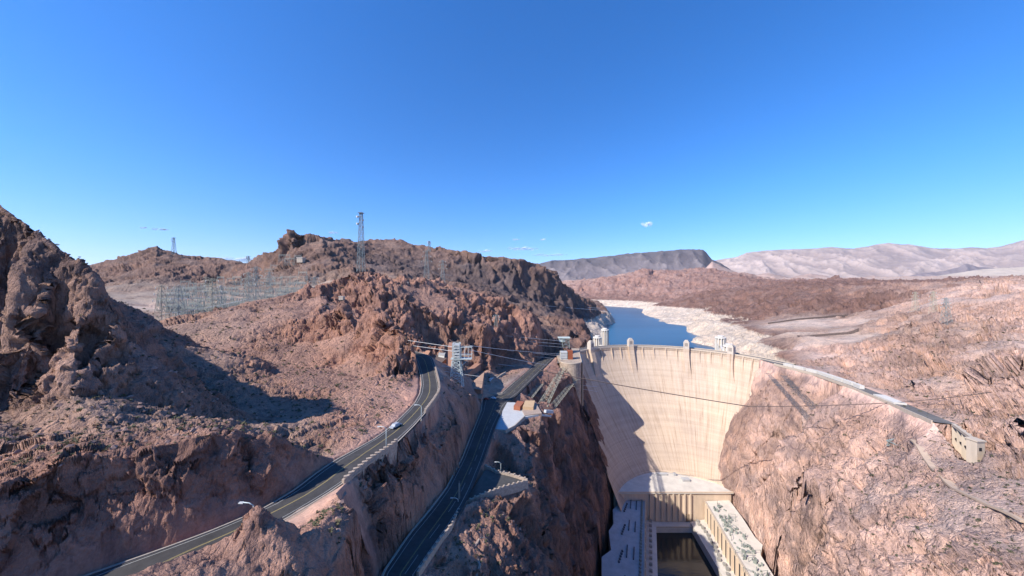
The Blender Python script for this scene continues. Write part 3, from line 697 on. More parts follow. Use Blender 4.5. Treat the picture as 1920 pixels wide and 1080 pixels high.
# ------------------------------------------------------------------ the dam
def dam_material():
    m, nt, b = nmat('dam_concrete')
    def mth(op, p, q=None):
        n_ = nt.nodes.new('ShaderNodeMath'); n_.operation = op
        for k_, s_ in enumerate((p, q)):
            if s_ is None: continue
            if isinstance(s_, (int, float)): n_.inputs[k_].default_value = s_
            else: nt.links.new(s_, n_.inputs[k_])
        return n_.outputs[0]
    tc_ = nt.nodes.new('ShaderNodeNewGeometry'); sx_ = nt.nodes.new('ShaderNodeSeparateXYZ'); nt.links.new(tc_.outputs['Position'], sx_.inputs[0])
    ang = mth('MULTIPLY', mth('ARCTAN2', mth('SUBTRACT', sx_.outputs[0], 203.0), mth('SUBTRACT', sx_.outputs[1], 345.0)), 120.0)
    cb = nt.nodes.new('ShaderNodeCombineXYZ'); nt.links.new(ang, cb.inputs[0]); nt.links.new(mth('MULTIPLY', sx_.outputs[2], 0.05), cb.inputs[2]); v = cb.outputs[0]
    n = noise(nt, 0.36, 8, 0.72, v)
    fr_ = mth('ABSOLUTE', mth('SUBTRACT', mth('FRACT', mth('DIVIDE', ang, 16.0)), 0.5)); fz_ = mth('ABSOLUTE', mth('SUBTRACT', mth('FRACT', mth('DIVIDE', sx_.outputs[2], 7.5)), 0.5))
    nj = noise(nt, 0.05, 2, 0.5, mapping(nt, (1, 1, 1)))
    joint = mth('MULTIPLY', mth('ADD', mth('LESS_THAN', fr_, 0.035), mth('MULTIPLY', mth('LESS_THAN', fz_, 0.05), 0.6)), nj.outputs[0])
    v2 = mapping(nt, (1, 1, 1)); n2 = noise(nt, 0.02, 5, 0.6, v2)
    v3 = mapping(nt, (0.02, 0.02, 1.0)); n3 = noise(nt, 0.35, 3, 0.6, v3)
    c = mixc(nt, (0.50, 0.392, 0.300), ramp(nt, n.outputs[0], [(0.32, (0.55, 0.48, 0.42)), (0.44, (0.93, 0.90, 0.87)), (0.55, (1.0, 1.0, 1.0)), (0.72, (1.18, 1.18, 1.15))]))
    c = mixc(nt, c, ramp(nt, n2.outputs[0], [(0.3, (0.88, 0.88, 0.9)), (0.7, (1.08, 1.06, 1.02))]))
    c = mixc(nt, c, ramp(nt, n3.outputs[0], [(0.35, 0.93), (0.65, 1.05)]))
    c = mixc(nt, c, (0.72, 0.68, 0.64), mth('MULTIPLY', joint, 0.5))
    nt.links.new(c, b.inputs['Base Color']); b.inputs['Roughness'].default_value = 0.9
    MATS['dam'] = m; return m
damc = dam_material()  # pale cast concrete
dam = empty('arch_dam', (203, 537, 0), 'tall pale concrete arch dam curving across the canyon below the lake', 'dam')
mb = MB(); NT, NZ = 120, 50; ths = [math.radians(-66 + 150 * i / NT) for i in range(NT + 1)]
zs = [179 - 182 * (k / NZ) for k in range(NZ + 1)]
vs = []; fs = []
for z in zs:
    for t in ths: vs.append(dpt(t, z))
up = []
for z in (179.0, -3.0):
    for t in ths: cx, cy, R = dam_geo(179); vs.append((cx + (R + 14) * math.sin(t), cy + (R + 14) * math.cos(t), z))
n1 = NT + 1
for k in range(NZ):
    for i in range(NT): fs.append((k * n1 + i, (k + 1) * n1 + i, (k + 1) * n1 + i + 1, k * n1 + i + 1))
u0 = (NZ + 1) * n1
for i in range(NT):
    fs.append((i, i + 1, u0 + i + 1, u0 + i)); fs.append((u0 + i, u0 + i + 1, u0 + n1 + i + 1, u0 + n1 + i))
mb.add(vs, fs, True)
o = mb.build('face', damc, dam)
# ------------------------------------------------------------------ far hills, each its own body of land
def far_range(name, crest, D, base_z, front, back, cols, s_big, a_big, label=None, step=3.0, rows=90, prof=1.0, cliff=None, kind='structure'):
    px = np.arange(crest[0][0], crest[-1][0] + step, step)
    cy = np.interp(px, [c[0] for c in crest], [c[1] for c in crest]); cy = cy + 0.9 * pnoise(px / 23.0, px * 0 + D, px * 0) + 0.5 * pnoise(px / 6.0, px * 0 + D, px * 0 + 5)
    dd = np.interp(px, [c[0] for c in crest], [(c[2] if len(c) > 2 else D) for c in crest])
    zc = CZ - (cy - 540) / FPX * dd
    v = np.concatenate([np.linspace(-1, 0, rows), np.linspace(0, 1, rows // 2)[1:]])
    Y = dd[:, None] + np.where(v < 0, v * front, v * back)[None, :]
    X = ((px - 960) / FPX)[:, None] * Y
    t = np.clip(1 - np.abs(v), 0, 1)[None, :]
    if cliff: h = np.interp(t, cliff[0], cliff[1])
    else: h = t ** prof
    Z = base_z + (zc[:, None] - base_z) * h
    fade = np.clip(t * 5, 0, 1) * np.clip((1 - t) * 4 + 0.12, 0, 1)
    g = ridged(X, Y * 0.8, Z * 0.5, s_big, 6, 0.55) - 0.5
    g2_ = fbm(X, Y, Z, s_big * 2.5, 3)
    Z = Z + fade * a_big * (g + 0.3 * g2_); X = X + fade * a_big * 0.5 * g2_
    me = bpy.data.meshes.new(name); nu, nr = X.shape
    co = np.stack([X, Y, Z], -1).reshape(-1, 3).astype(np.float32)
    ii = (np.arange(nu - 1)[:, None] * nr + np.arange(nr - 1)[None, :]).ravel()
    q = np.stack([ii, ii + nr, ii + nr + 1, ii + 1], -1).astype(np.int32)
    me.vertices.add(len(co)); me.vertices.foreach_set('co', co.ravel()); me.loops.add(q.size); me.loops.foreach_set('vertex_index', q.ravel())
    me.polygons.add(len(q)); me.polygons.foreach_set('loop_start', np.arange(0, q.size, 4, dtype=np.int32)); me.update(calc_edges=True)
    me.polygons.foreach_set('use_smooth', np.ones(len(q), dtype=bool))
    tt = np.broadcast_to(t, X.shape)
    cc = np.ones((X.size, 4), dtype=np.float32)
    C0, C1, C2 = [np.array(c) for c in cols]
    mixn = np.clip(0.5 + 1.3 * g + 0.5 * g2_, 0, 1)[..., None]
    col = C0 * (1 - mixn) + C1 * mixn
    w = np.clip((tt - 0.62 - 0.1 * g2_) * 6, 0, 1)[..., None] if cliff else np.clip(0.4 - tt * 2, 0, 1)[..., None]
    col = col * (1 - w) + C2 * w
    cc[:, :3] = col.reshape(-1, 3)
    a = me.color_attributes.new('Col', 'FLOAT_COLOR', 'POINT'); a.data.foreach_set('color', cc.ravel())
    me.materials.append(far_m); o = bpy.data.objects.new(name, me); COL.objects.link(o); tag(o, kind=kind); return o
def far_material():
    m, nt, b = nmat('far_rock')
    at = nt.nodes.new('ShaderNodeAttribute'); at.attribute_name = 'Col'
    v = mapping(nt, (1, 1, 1)); n1 = noise(nt, 0.006, 9, 0.68, v, 0.8)
    c = mixc(nt, at.outputs['Color'], ramp(nt, n1.outputs[0], [(0.3, 0.78), (0.5, 1.0), (0.72, 1.22)]))
    nt.links.new(c, b.inputs['Base Color']); b.inputs['Roughness'].default_value = 0.95; b.inputs['Specular IOR Level'].default_value = 0.03
    bump(nt, b, n1.outputs[0], 0.6, 40.0); return m
far_m = far_material()
far_range('mesa', [(985, 506), (1010, 494), (1030, 489), (1080, 486), (1140, 480), (1200, 474), (1250, 470), (1290, 467), (1318, 468), (1326, 475), (1335, 486), (1350, 492), (1375, 508), (1420, 528)],
          7600, 250, 1500, 2500, [(0.16, 0.135, 0.14), (0.22, 0.185, 0.18), (0.12, 0.105, 0.11)], 420, 120, step=2.0, rows=120,
          cliff=([0, 0.35, 0.7, 0.76, 0.92, 1], [0, 0.22, 0.68, 0.86, 0.98, 1]))
far_range('foothills', [(1080, 545), (1110, 540), (1200, 540), (1290, 536), (1335, 490), (1355, 500), (1400, 517), (1440, 512), (1480, 520), (1515, 513), (1545, 516), (1570, 524), (1600, 522), (1640, 516), (1665, 524), (1690, 530), (1760, 534), (1900, 532), (2200, 530)],
          6200, 260, 1000, 900, [(0.42, 0.29, 0.24), (0.30, 0.22, 0.19), (0.36, 0.27, 0.22)], 260, 60, step=2.5, rows=80)
far_range('sand_flat', [(1560, 532), (1650, 528), (1700, 523), (1760, 517), (1830, 506), (1880, 502), (1940, 500), (2200, 498)], 9000, 300, 2200, 2500,
          [(0.52, 0.42, 0.33), (0.46, 0.37, 0.29), (0.5, 0.4, 0.32)], 500, 30, step=4.0, rows=50)
far_range('mountains', [(1290, 500), (1340, 488), (1380, 482), (1400, 474), (1440, 469), (1500, 467), (1560, 463), (1600, 466), (1640, 459), (1665, 456), (1700, 458), (1750, 465), (1790, 466), (1820, 463), (1850, 465), (1875, 462), (1900, 455), (1925, 449), (1980, 440), (2300, 450)],
          15500, 350, 4500, 4000, [(0.31, 0.235, 0.205), (0.44, 0.345, 0.30), (0.36, 0.27, 0.235)], 1100, 330, step=2.5, rows=110, prof=0.9)
far_range('dark_foothills', [(1690, 520), (1730, 512), (1770, 508), (1800, 500), (1812, 494), (1835, 500), (1870, 503), (1900, 508)], 11000, 400, 700, 900,
          [(0.2, 0.16, 0.16), (0.25, 0.2, 0.2), (0.22, 0.18, 0.17)], 500, 120, step=2.5, rows=50)
# ------------------------------------------------------------------ dam: ribs, towers, crest
def th_of(px, z=178.0):
    best = (1e9, 0)
    for k in range(-840, 841):
        t = math.radians(k / 10); p = dpt(t, z); q = 960 + FPX * p[0] / p[1]
        if abs(q - px) < best[0] and p[1] > dam_geo(z)[1] - 30: best = (abs(q - px), t)
    return best[1]
cream = simple('pale_concrete', (0.50, 0.41, 0.32), 0.85, 0.18, 0.6, streak=True)
white_c = simple('white_concrete', (0.62, 0.57, 0.50), 0.85, 0.10, 0.6)
towerc = simple('tower_concrete', (0.52, 0.45, 0.38), 0.85, 0.12, 0.6)
dark_m = simple('dark_opening', (0.03, 0.03, 0.035), 0.6, 0.1)
asphalt_d = simple('crest_road', (0.16, 0.14, 0.13), 0.9, 0.15)
def dam_rib(px, w, d0, zlo, zhi=178.6):
    t = th_of(px); hw = w / 142.0 / 2; m = MB(); vs = []
    for k in range(9):
        f = k / 8; z = zhi + (zlo - zhi) * f; d = d0 * (1 - f ** 2.2) + 0.05
        for a, dd in ((-hw, -0.6), (-hw, d), (hw, d), (hw, -0.6)): vs.append(dpt(t + a, z, dd))
    fs = [(0, 1, 2, 3), (35, 34, 33, 32)]
    for k in range(8):
        for q in range(4): fs.append((4 * k + q, 4 * k + 4 + q, 4 * k + 4 + (q + 1) % 4, 4 * k + (q + 1) % 4))
    m.add(vs, fs); return m
for px in (1098, 1125, 1145, 1162, 1204, 1225, 1248, 1269, 1312, 1333, 1354, 1395, 1413, 1428):
    dam_rib(px, 1.5, 2.2, 160).build('rib', damc, dam)
for px in (1106, 1181, 1287, 1372):
    t = th_of(px); m = dam_rib(px, 8.5, 5.5, 142, 180.5); hw = 4.25 / 142
    tw = m.build('tower', damc, dam)
    m = MB(); c = dpt(t, 185, 2.0); m.box((c[0], c[1], 185.6), (8.2, 7.2, 10.2), rz=-t)
    m.box((c[0], c[1], 191.6), (6.4, 5.6, 2.0), rz=-t); m.box((c[0], c[1], 193.2), (4.2, 3.8, 1.4), rz=-t)
    for sx in (-1, 1):
        q = Vector((c[0], c[1], 0)) + Matrix.Rotation(-t, 3, 'Z') @ Vector((sx * 3.3, -3.5, 0)); m.box((q.x, q.y, 185.2), (1.1, .8, 10.6), rz=-t)
    hd = m.build('tower_head', towerc, tw)
    m = MB()
    for sx in (-1.4, 0, 1.4):
        q = Vector((c[0], c[1], 0)) + Matrix.Rotation(-t, 3, 'Z') @ Vector((sx, -3.62, 0)); m.box((q.x, q.y, 186.8), (.6, .12, 5.2), rz=-t)
    m.build('window', dark_m, tw)
def arc(d, z, a0=-80, a1=84, n=90):
    cx, cy, R = dam_geo(179)
    return [(cx + (R - d) * math.sin(math.radians(a0 + (a1 - a0) * i / n)), cy + (R - d) * math.cos(math.radians(a0 + (a1 - a0) * i / n)), z) for i in range(n + 1)]
mb = MB(); mb.wall(arc(0.5, 178.2), 1.6, 0, 2.4); mb.build('parapet', cream, dam)
mb = MB(); mb.wall(arc(-13.2, 178.4), 0.8, 0, 2.0); mb.build('parapet', cream, dam)
mb = MB(); mb.wall(arc(1.1, 175.6), 1.4, 0, 1.8); mb.build('cornice', damc, dam)
mb = MB(); mb.ribbon(arc(-1.4, 179.25), arc(-12.6, 179.25)); mb.build('road_deck', asphalt_d, dam)
# thrust block on the left abutment
rubble = simple('rubble_concrete', (0.40, 0.31, 0.24), 0.9, 0.45, 0.35, bmp=0.6)
th = empty('abutment_block', (74, 430, 130), 'curved concrete block half faced in rough stone, holding the left end of the dam', 'abutment')
mb = MB(); poly = []
for k in range(15):
    a = math.radians(195 + 160 * k / 14); poly.append((74.5 + 13.5 * math.cos(a), 414 + 15 * math.sin(a)))
poly += [(97, 470), (104, 505), (76, 505), (62, 460)]
mb.prism(poly, 128, 182.5); mb.build('block', rubble, th)
mb = MB(); mb.prism([(88.3, 408), (89.6, 410), (99.5, 470), (97.4, 470)], 128, 181.6); mb.build('side_wall', cream, th)
mb = MB(); mb.wall([(p[0], p[1], 182.5) for p in poly[:16]], 0.8, 0, 1.3); mb.build('parapet', cream, th)

# ------------------------------------------------------------------ powerhouse: central block and two wings
roofm = simple('pale_roof', (0.60, 0.54, 0.46), 0.9, 0.2, 0.12)
ph_w = simple('powerhouse_wall', (0.64, 0.50, 0.37), 0.85, 0.16, 0.4, streak=True)
roofg = simple('grey_roof', (0.44, 0.43, 0.42), 0.9, 0.25, 0.15)
green = simple('green_steel', (0.24, 0.265, 0.235), 0.6, 0.2, 2.0)
ph = empty('powerhouse', (190, 376, 0), 'U shaped pale powerhouse with flat roofs in the canyon at the foot of the dam', 'power station')
mb = MB(); front = [(120, 377), (252, 377)]
back = [(130 + 118 * i / 12, 394 + 26 * math.sin(math.pi * i / 12)) for i in range(13)]
mb.prism([(118, 377.5), (254, 377.5)] + [(p[0], p[1]) for p in back[::-1]], -5, 38.2); mb.build('central_wall', ph_w, ph)
mb = MB(); mb.prism([(118, 376.2), (256, 376.2)] + [(p[0], p[1]) for p in back[::-1]], 38.2, 39.6); rf = mb.build('central_roof', roofm, ph)
mb = MB(); mb.wall([(118, 376.6, 39.6), (256, 376.6, 39.6)], 0.8, 0, 1.0); mb.wall([(p[0], p[1], 39.6) for p in back], 0.8, 0, 1.6); mb.build('parapet', ph_w, rf)
for q_, s_ in (((213, 400, 41), (9, 5, 2.6)), ((190, 412, 40.6), (12, 3, 2)), ((205, 411, 41.2), (3, 3, 3.2))):
    mb = MB(); mb.box(q_, s_); mb.build('roof_hut', roofg, rf)
for k in range(8):
    mb = MB(); x = 160 + 6.6 * k; mb.box((x, 376.9, 22.5), (1.5, 2.4, 30.6)); mb.build('pilaster', ph_w, ph)
for k in range(5):
    mb = MB(); x = 166.6 + 6.6 * k; mb.box((x, 377.3, 27.0), (1.5, 0.6, 18)); mb.box((x, 377.3, 10.6), (1.0, 0.6, 2.4)); mb.build('window', dark_m, ph)
mb = MB(); mb.box((205, 377.2, 10), (6.5, 1.2, 8.5)); mb.build('door', simple('brown_door', (0.30, 0.22, 0.15), .7, .1), ph)
mb = MB(); mb.prism([(155, 367.5), (204, 367.5), (212, 377), (150, 377)], -5, 5.5); mb.build('quay', roofm, ph)
mb = MB(); mb.wall([(155, 367.8, 5.5), (204, 367.8, 5.5)], .5, 0, 1.2); mb.build('quay_wall', cream, ph)
def lerp2(a, b, f): return tuple(a[i] + (b[i] - a[i]) * f for i in range(len(a)))
# wings: inner edge line and outer edge line run down the canyon
def wing(side, in0, in1, out_pts, roof_z, mat_roof, n):
    m = MB(); poly = [in0, in1] + out_pts[::-1]
    m.prism(poly, -5, roof_z - 1.2); wl = m.build('wing_wall', ph_w, ph)
    m = MB(); m.prism([(p[0], p[1]) for p in poly], roof_z - 1.2, roof_z); rf = m.build('wing_roof', mat_roof, ph)
    m = MB(); m.wall([(p[0], p[1], roof_z) for p in (in0, in1)], 0.9, 0, 1.1); m.build('parapet', cream, rf)
    d = Vector((in1[0] - in0[0], in1[1] - in0[1])); L = d.length; d.normalize(); nn = Vector((d.y, -d.x)) * (1 if side < 0 else -1)
    if nn.x * side > 0: nn = -nn
    rz = math.atan2(d.y, d.x)
    for k in range(n):
        c = Vector(in0) + d * (4 + (L - 8) * k / (n - 1)) + nn * 0.5
        m = MB(); m.box((c.x, c.y, roof_z / 2 + 2), (1.7, 1.6, roof_z - 7), rz=rz); m.build('pilaster', ph_w, ph)
        c = Vector(in0) + d * (4 + (L - 8) * (k + .5) / (n - 1)) + nn * 0.06
        if k < n - 1: m = MB(); m.box((c.x, c.y, roof_z / 2 + 3), (2.2, 0.3, roof_z - 13), rz=rz); m.build('window', dark_m, ph)
    return rf, d, nn
rfL, dL, nL = wing(-1, (153.5, 376), (76, 190), [(121, 378), (118, 368), (112, 362), (106, 340), (98, 330), (93, 306), (82, 298), (76, 276), (60, 240), (36, 190)], 30.0, roofg, 20)
rfR, dR, nR = wing(1, (222.5, 376), (194.5, 240), [(252, 378), (247, 350), (240, 322), (240, 312), (229, 300), (222, 272), (214, 240)], 30.0, roofm, 15)
rng = random.Random(5)
def roof_clutter(parent, in0, d, nn, rows, mat):
    for k in range(rows):
        c = Vector(in0) + d * rng.uniform(6, 128) - nn * rng.uniform(3, 17)
        h = rng.uniform(1, 3.2); m = MB(); m.box((c.x, c.y, 30 + h / 2), (rng.uniform(.4, 2.0), rng.uniform(.4, 3.2), h), rz=rng.uniform(0, 3)); m.build('switchgear', mat, parent)
        if k % 3 == 0:
            e = c + Vector((rng.uniform(-1, 1), rng.uniform(-1, 1))) * 7; m2 = MB(); m2.bar((c.x, c.y, 33.8), (e.x, e.y, 33.8), .25); m2.bar((e.x, e.y, 30), (e.x, e.y, 34), .3); m2.bar((c.x, c.y, 30), (c.x, c.y, 34), .3); m2.build('busbar_frame', green, parent)
roof_clutter(rfR, (222.5, 376), dR, nR, 96, green)
ventm = simple('dark_vent', (.10, .10, .11), .7, .1)
for k in range(4):
    for j in range(2):
        c = Vector((153.5, 376)) + dL * (12 + 36 * k) - nL * (9 + 6 * j); mb = MB(); mb.box((c.x, c.y, 30.5), (1.0, 15, 1.0), rz=math.atan2(dL.y, dL.x) - math.pi / 2); mb.build('roof_vent', ventm, rfL)
    for j in range(5):
        c = Vector((153.5, 376)) + dL * (14 + 36 * k + 3.4 * j) - nL * (19 + .5 * j); mb = MB(); mb.box((c.x, c.y, 30.7), (1.6, 1.2, 1.4)); mb.build('roof_vent', ventm, rfL)
for k in range(46):
    c = Vector((153.5, 376)) + dL * (3 + 4.2 * k) - nL * 3.2; mb = MB(); mb.box((c.x, c.y, 31.2), (1.4, 1.8, rng.uniform(1.2, 3)), rz=0.4); mb.build('switchgear', green, rfL)
# aprons between the wings and the water
mb = MB(); mb.prism([(153.5, 376), (76, 190), (88, 190), (164.5, 372)], -5, 9.0); mb.build('apron', roofm, ph)
mb = MB(); mb.prism([(222.5, 376), (194.5, 240), (188, 240), (203.5, 372)], -5, 9.0); mb.build('apron', roofm, ph)
trm = simple('transformer_grey', (.30, .28, .25), .7, .2)
for k in range(26):
    q = lerp2((158, 372), (82, 190), k / 25); mb = MB(); mb.box((q[0], q[1], 10.2), (2.0, 2.8, 2.4), rz=1.2); mb.build('transformer', trm, ph)
for k in range(24):
    q = lerp2((213, 372), (192, 250), k / 23); mb = MB(); mb.box((q[0] + rng.uniform(-2, 2), q[1], 10.2), (2.6, 2.6, rng.uniform(1.5, 4)), rz=1.3); mb.build('transformer', trm, ph)

# ------------------------------------------------------------------ intake towers standing in the lake
def intake(px, py, D, r, top, label):
    x, y, _ = W(px, py, D); t = empty('intake_tower', (x, y, 129), label, 'intake tower', 'ribbed intake towers in the lake')
    m = MB(); m.tube([(x, y, 118), (x, y, top - 4)], r * .78, 20); m.build('shaft', cream, t)
    for k in range(12):
        a = 2 * math.pi * k / 12 + .1; m = MB(); m.box((x + r * .86 * math.cos(a), y + r * .86 * math.sin(a), (118 + top - 3) / 2), (r * .34, r * .2, top - 121), rz=a); m.build('fin', white_c, t)
    m = MB(); m.tube([(x, y, top - 4), (x, y, top - 1.5)], r * 1.02, 24); m.tube([(x, y, top - 1.5), (x, y, top + 1)], r * .6, 16); m.build('cap', white_c, t)
intake(1351, 640, 575, 8.5, 191, 'farther of the two ribbed intake towers by the right end of the dam')
intake(1367, 646, 520, 8.5, 186, 'nearer ribbed intake tower by the right end of the dam, beside a dam tower')
intake(1120, 640, 590, 7.5, 189, 'sunlit ribbed intake tower with a footbridge at the left end of the dam')
intake(1134, 636, 640, 7.5, 196, 'farther ribbed intake tower at the left lake shore beyond the footbridge')
fb = empty('footbridge', W(1128, 648, 575), 'pale footbridge running along the left lake shore to the intake towers', 'footbridge')
p0, p1 = W(1108, 645, 600), W(1150, 653, 560)
mb = MB(); mb.bar(p0, p1, 3.2); mb.build('deck', white_c, fb)
for k in range(5):
    q = lerp2(p0, p1, (k + .5) / 5); mb = MB(); mb.box((q[0], q[1], (q[2] + 120) / 2), (1.6, 1.6, q[2] - 122)); mb.build('pier', cream, fb)
ib = empty('footbridge', W(1346, 655, 540), 'white framed footbridge joining the right intake towers to the dam', 'footbridge')
p0, p1 = W(1351, 648, 570), W(1358, 664, 500)
mb = MB(); mb.bar(p0, p1, 2.6); mb.build('deck', white_c, ib)
for k in range(4):
    q = lerp2(p0, p1, k / 3); mb = MB(); mb.box((q[0] - 6, q[1], q[2] - 3), (1.2, 1.2, 14)); mb.bar((q[0] - 6, q[1], q[2]), q, 1.0); mb.build('pier', white_c, ib)
# ------------------------------------------------------------------ roads
def height_at(x, y):
    u = 960 + FPX * x / y; i = int(np.clip(np.searchsorted(PX, u), 1, NU - 1)); j = int(np.clip(np.searchsorted(Yd[i], y), 1, NR - 1)); return float(Zd[i, j])
def asphalt_material(name, col):
    m, nt, b = nmat(name); v = mapping(nt, (1, 1, 1)); n = noise(nt, 0.5, 6, 0.7, v); n2 = noise(nt, 0.05, 4, 0.6, v); n3 = noise(nt, 6.0, 3, 0.6, v)
    c = mixc(nt, col, ramp(nt, n.outputs[0], [(0.3, 0.78), (0.7, 1.2)])); c = mixc(nt, c, ramp(nt, n2.outputs[0], [(0.35, 0.85), (0.65, 1.15)])); c = mixc(nt, c, ramp(nt, n3.outputs[0], [(0.3, 0.9), (0.7, 1.1)]))
    nt.links.new(c, b.inputs['Base Color']); b.inputs['Roughness'].default_value = 0.85; MATS[name] = m; return m
asph = asphalt_material('asphalt', (0.060, 0.056, 0.055)); asph2 = asphalt_material('worn_asphalt', (0.085, 0.080, 0.075))
yel = simple('yellow_paint', (0.36, 0.28, 0.12), .8, .2, 2); whi = simple('white_paint', (0.36, 0.35, 0.33), .8, .25, 2)
kerbm = simple('kerb_concrete', (0.36, 0.31, 0.26), .9, .25, 1.0); pave = simple('pavement_concrete', (0.42, 0.40, 0.37), .9, .25, 0.8)
stone = simple('wall_stone', (0.42, 0.33, 0.26), .9, .4, 1.2, bmp=.15)
tanw = simple('tan_wall', (0.36, 0.27, 0.215), .9, .22, 0.4, streak=True)
def along(L, R, f, n=None, dz=0.0):
    n = n or max(len(L), len(R)) * 3
    def rs(line):
        P = [Vector(p) for p in line]; d = [0]
        for a, b in zip(P, P[1:]): d.append(d[-1] + (b - a).length)
        t = np.linspace(0, d[-1], n); return [Vector((np.interp(q, d, [p.x for p in P]), np.interp(q, d, [p.y for p in P]), np.interp(q, d, [p.z for p in P]))) for q in t]
    A, B = rs(L), rs(R); return [a.lerp(b, f) + Vector((0, 0, dz)) for a, b in zip(A, B)]
def road(name, L, R, mat): 
    m = MB(); m.ribbon(along(L, R, 0, 120), along(L, R, 1, 120)); m.build(name, mat).__setitem__('kind', 'structure')
def stripe(name, L, R, f, w, mat, dz=0.012, n=200, dash=None):
    C = along(L, R, f, n, dz); m = MB()
    A = offs([tuple(p) for p in C], w / 2); B = offs([tuple(p) for p in C], -w / 2)
    if dash is None: m.ribbon(A, B)
    else:
        for k in range(0, n - dash[0] - 1, dash[0] + dash[1]): m.ribbon(A[k:k + dash[0] + 1], B[k:k + dash[0] + 1])
    return m
road('upper_road', L1, R1, asph); road('lower_road', L2f, R2f, asph)
def struct_mesh(m, name, mat): o = m.build(name, mat); o['kind'] = 'structure'; return o
m = stripe('', L1, R1, .475, .11, yel); m2 = stripe('', L1, R1, .497, .11, yel); m.add(m2.v, m2.f)
struct_mesh(m, 'road_marking', yel)
m = stripe('', L1, R1, .10, .14, whi); m2 = stripe('', L1, R1, .90, .14, whi); m.add(m2.v, m2.f)
m2 = stripe('', L2f, R2f, .12, .16, whi); m.add(m2.v, m2.f); m2 = stripe('', L2f, R2f, .86, .16, whi); m.add(m2.v, m2.f); m2 = stripe('', L2f, R2f, .62, .14, whi, dash=(3, 3)); m.add(m2.v, m2.f)
struct_mesh(m, 'road_marking', whi)
m = stripe('', L2f, R2f, .48, .09, yel); m2 = stripe('', L2f, R2f, .50, .09, yel); m.add(m2.v, m2.f); struct_mesh(m, 'road_marking', yel)
# gate line and crossing on the lower road
m = MB()
for k in range(9):
    a = G(800 + 6.2 * k, 962 + .5 * k, z2(115)); b = G(800 + 6.2 * k - 9, 976 + .5 * k, z2(111))
    m.bar((a[0], a[1], a[2] + .03), (b[0], b[1], b[2] + .03), .06)
    m.ribbon([(a[0], a[1], a[2] + .02), (b[0], b[1], b[2] + .02)], [(a[0] + .7, a[1], a[2] + .02), (b[0] + .7, b[1], b[2] + .02)])
struct_mesh(m, 'road_crossing', whi)
# kerbs and gutters
m = MB(); m.wall([tuple(p) for p in along(L1, R1, -.015, 120)], .35, -.1, .14); m.wall([tuple(p) for p in along(L1, R1, 1.015, 120)], .35, -.1, .14)
m.wall([tuple(p) for p in along(L2f, R2f, -.015, 120)][:76], .5, -.1, .3)
struct_mesh(m, 'kerb', kerbm)
# pavement along the right of the lower road and the pale plaza
m = MB(); m.ribbon([tuple(Vector(R2f[i]) + Vector((-.6, 0, .14))) for i in seg], [tuple(Vector(pvR[i]) + Vector((.6, 0, .14))) for i in seg]); struct_mesh(m, 'pavement', pave)
m = MB(); m.prism([(p[0], p[1]) for p in plz], 186, [189.6] * len(plz)); struct_mesh(m, 'plaza', simple('plaza_concrete', (0.44, 0.44, 0.44), .9, .12, .3))
tri = [G(911, 880, 195.2), G(988, 903, 194), G(940, 915, 195.3), G(868, 944, 197.2)]
m = MB(); m.add([(p[0], p[1], p[2] + .05) for p in tri], [(0, 1, 2, 3)]); struct_mesh(m, 'parking_area', asph2)
m = MB(); a = [G(643, 909, Z1 + .05), G(600, 935, Z1 + .05), G(560, 955, Z1 + .05), G(530, 977, Z1 + .05)]; b = [G(650, 925, Z1 + .05), G(625, 955, Z1 + .05), G(590, 985, Z1 + .05), G(555, 990, Z1 + .05)]
m.ribbon(a, b); struct_mesh(m, 'gravel_shoulder', simple('gravel', (.36, .26, .20), .95, .3, 2))
# right bank road and dirt track
m = MB(); m.ribbon(R3a, R3b); struct_mesh(m, 'right_bank_road', asphalt_material('pale_asphalt', (0.16, 0.145, 0.13)))
m = MB(); tr = smooth_line([W(1712, 845, 200), W(1745, 880, 176), W(1790, 915, 150), W(1850, 945, 131), W(1925, 972, 115)], 1)
tr = [tuple(p) for p in resample([tuple(p) for p in tr], 2.0)]; hh = np.array([height_at(p[0], p[1]) for p in tr]); hh = np.convolve(np.pad(hh, 4, mode='edge'), np.ones(9) / 9, 'valid') + .1
m.wall([(p[0], p[1], h_) for p, h_ in zip(tr, hh)], 3.0, -.9, 0.0)
struct_mesh(m, 'dirt_track', simple('track_dust', (.50, .37, .27), .95, .15, .5))
# ------------------------------------------------------------------ walls
def thing_mesh(m, name, mat, label, cat, group=None):
    return tag(m.build(name, mat), label, cat, group)
def crenel(line, thick, lo, hi, step, name, mat, label, cat='wall'):
    m = MB(); m.wall(line, thick, lo, hi); P = resample(line, step)
    for k, p in enumerate(P[1:-1]):
        if k % 2 == 0: m.box((p.x, p.y, p.z + hi + .18), (thick * 1.15, thick * 1.15, .5), rz=.4)
    return thing_mesh(m, name, mat, label, cat)
crenel([G(643, 907, Z1), G(665, 888, Z1), G(697, 863, Z1), G(733, 840, Z1), G(744, 830, Z1)], .7, -7, 1.1, .9, 'parapet_wall', stone, 'low crenellated stone wall on the right edge of the upper road')
rw = [p for p in R1 if 124 < p[1] < 215]
m = MB(); m.wall(rw, .9, [-2.5 - 11 * math.sin(math.pi * min(1, i / (len(rw) - 1) * 1.3)) for i in range(len(rw))], 0.0)
rwt = empty('retaining_wall', (rw[3][0], rw[3][1], 215), 'tall smooth curved retaining wall under the bend of the upper road', 'retaining wall')
m.build('face', tanw, rwt); m = MB(); m.wall(rw, .8, 0, 1.1)
for k, p in enumerate(resample(rw, .9)[1:-1]):
    if k % 2 == 0: m.box((p.x, p.y, p.z + 1.25), (.9, .9, .45), rz=.3)
m.build('parapet', stone, rwt)
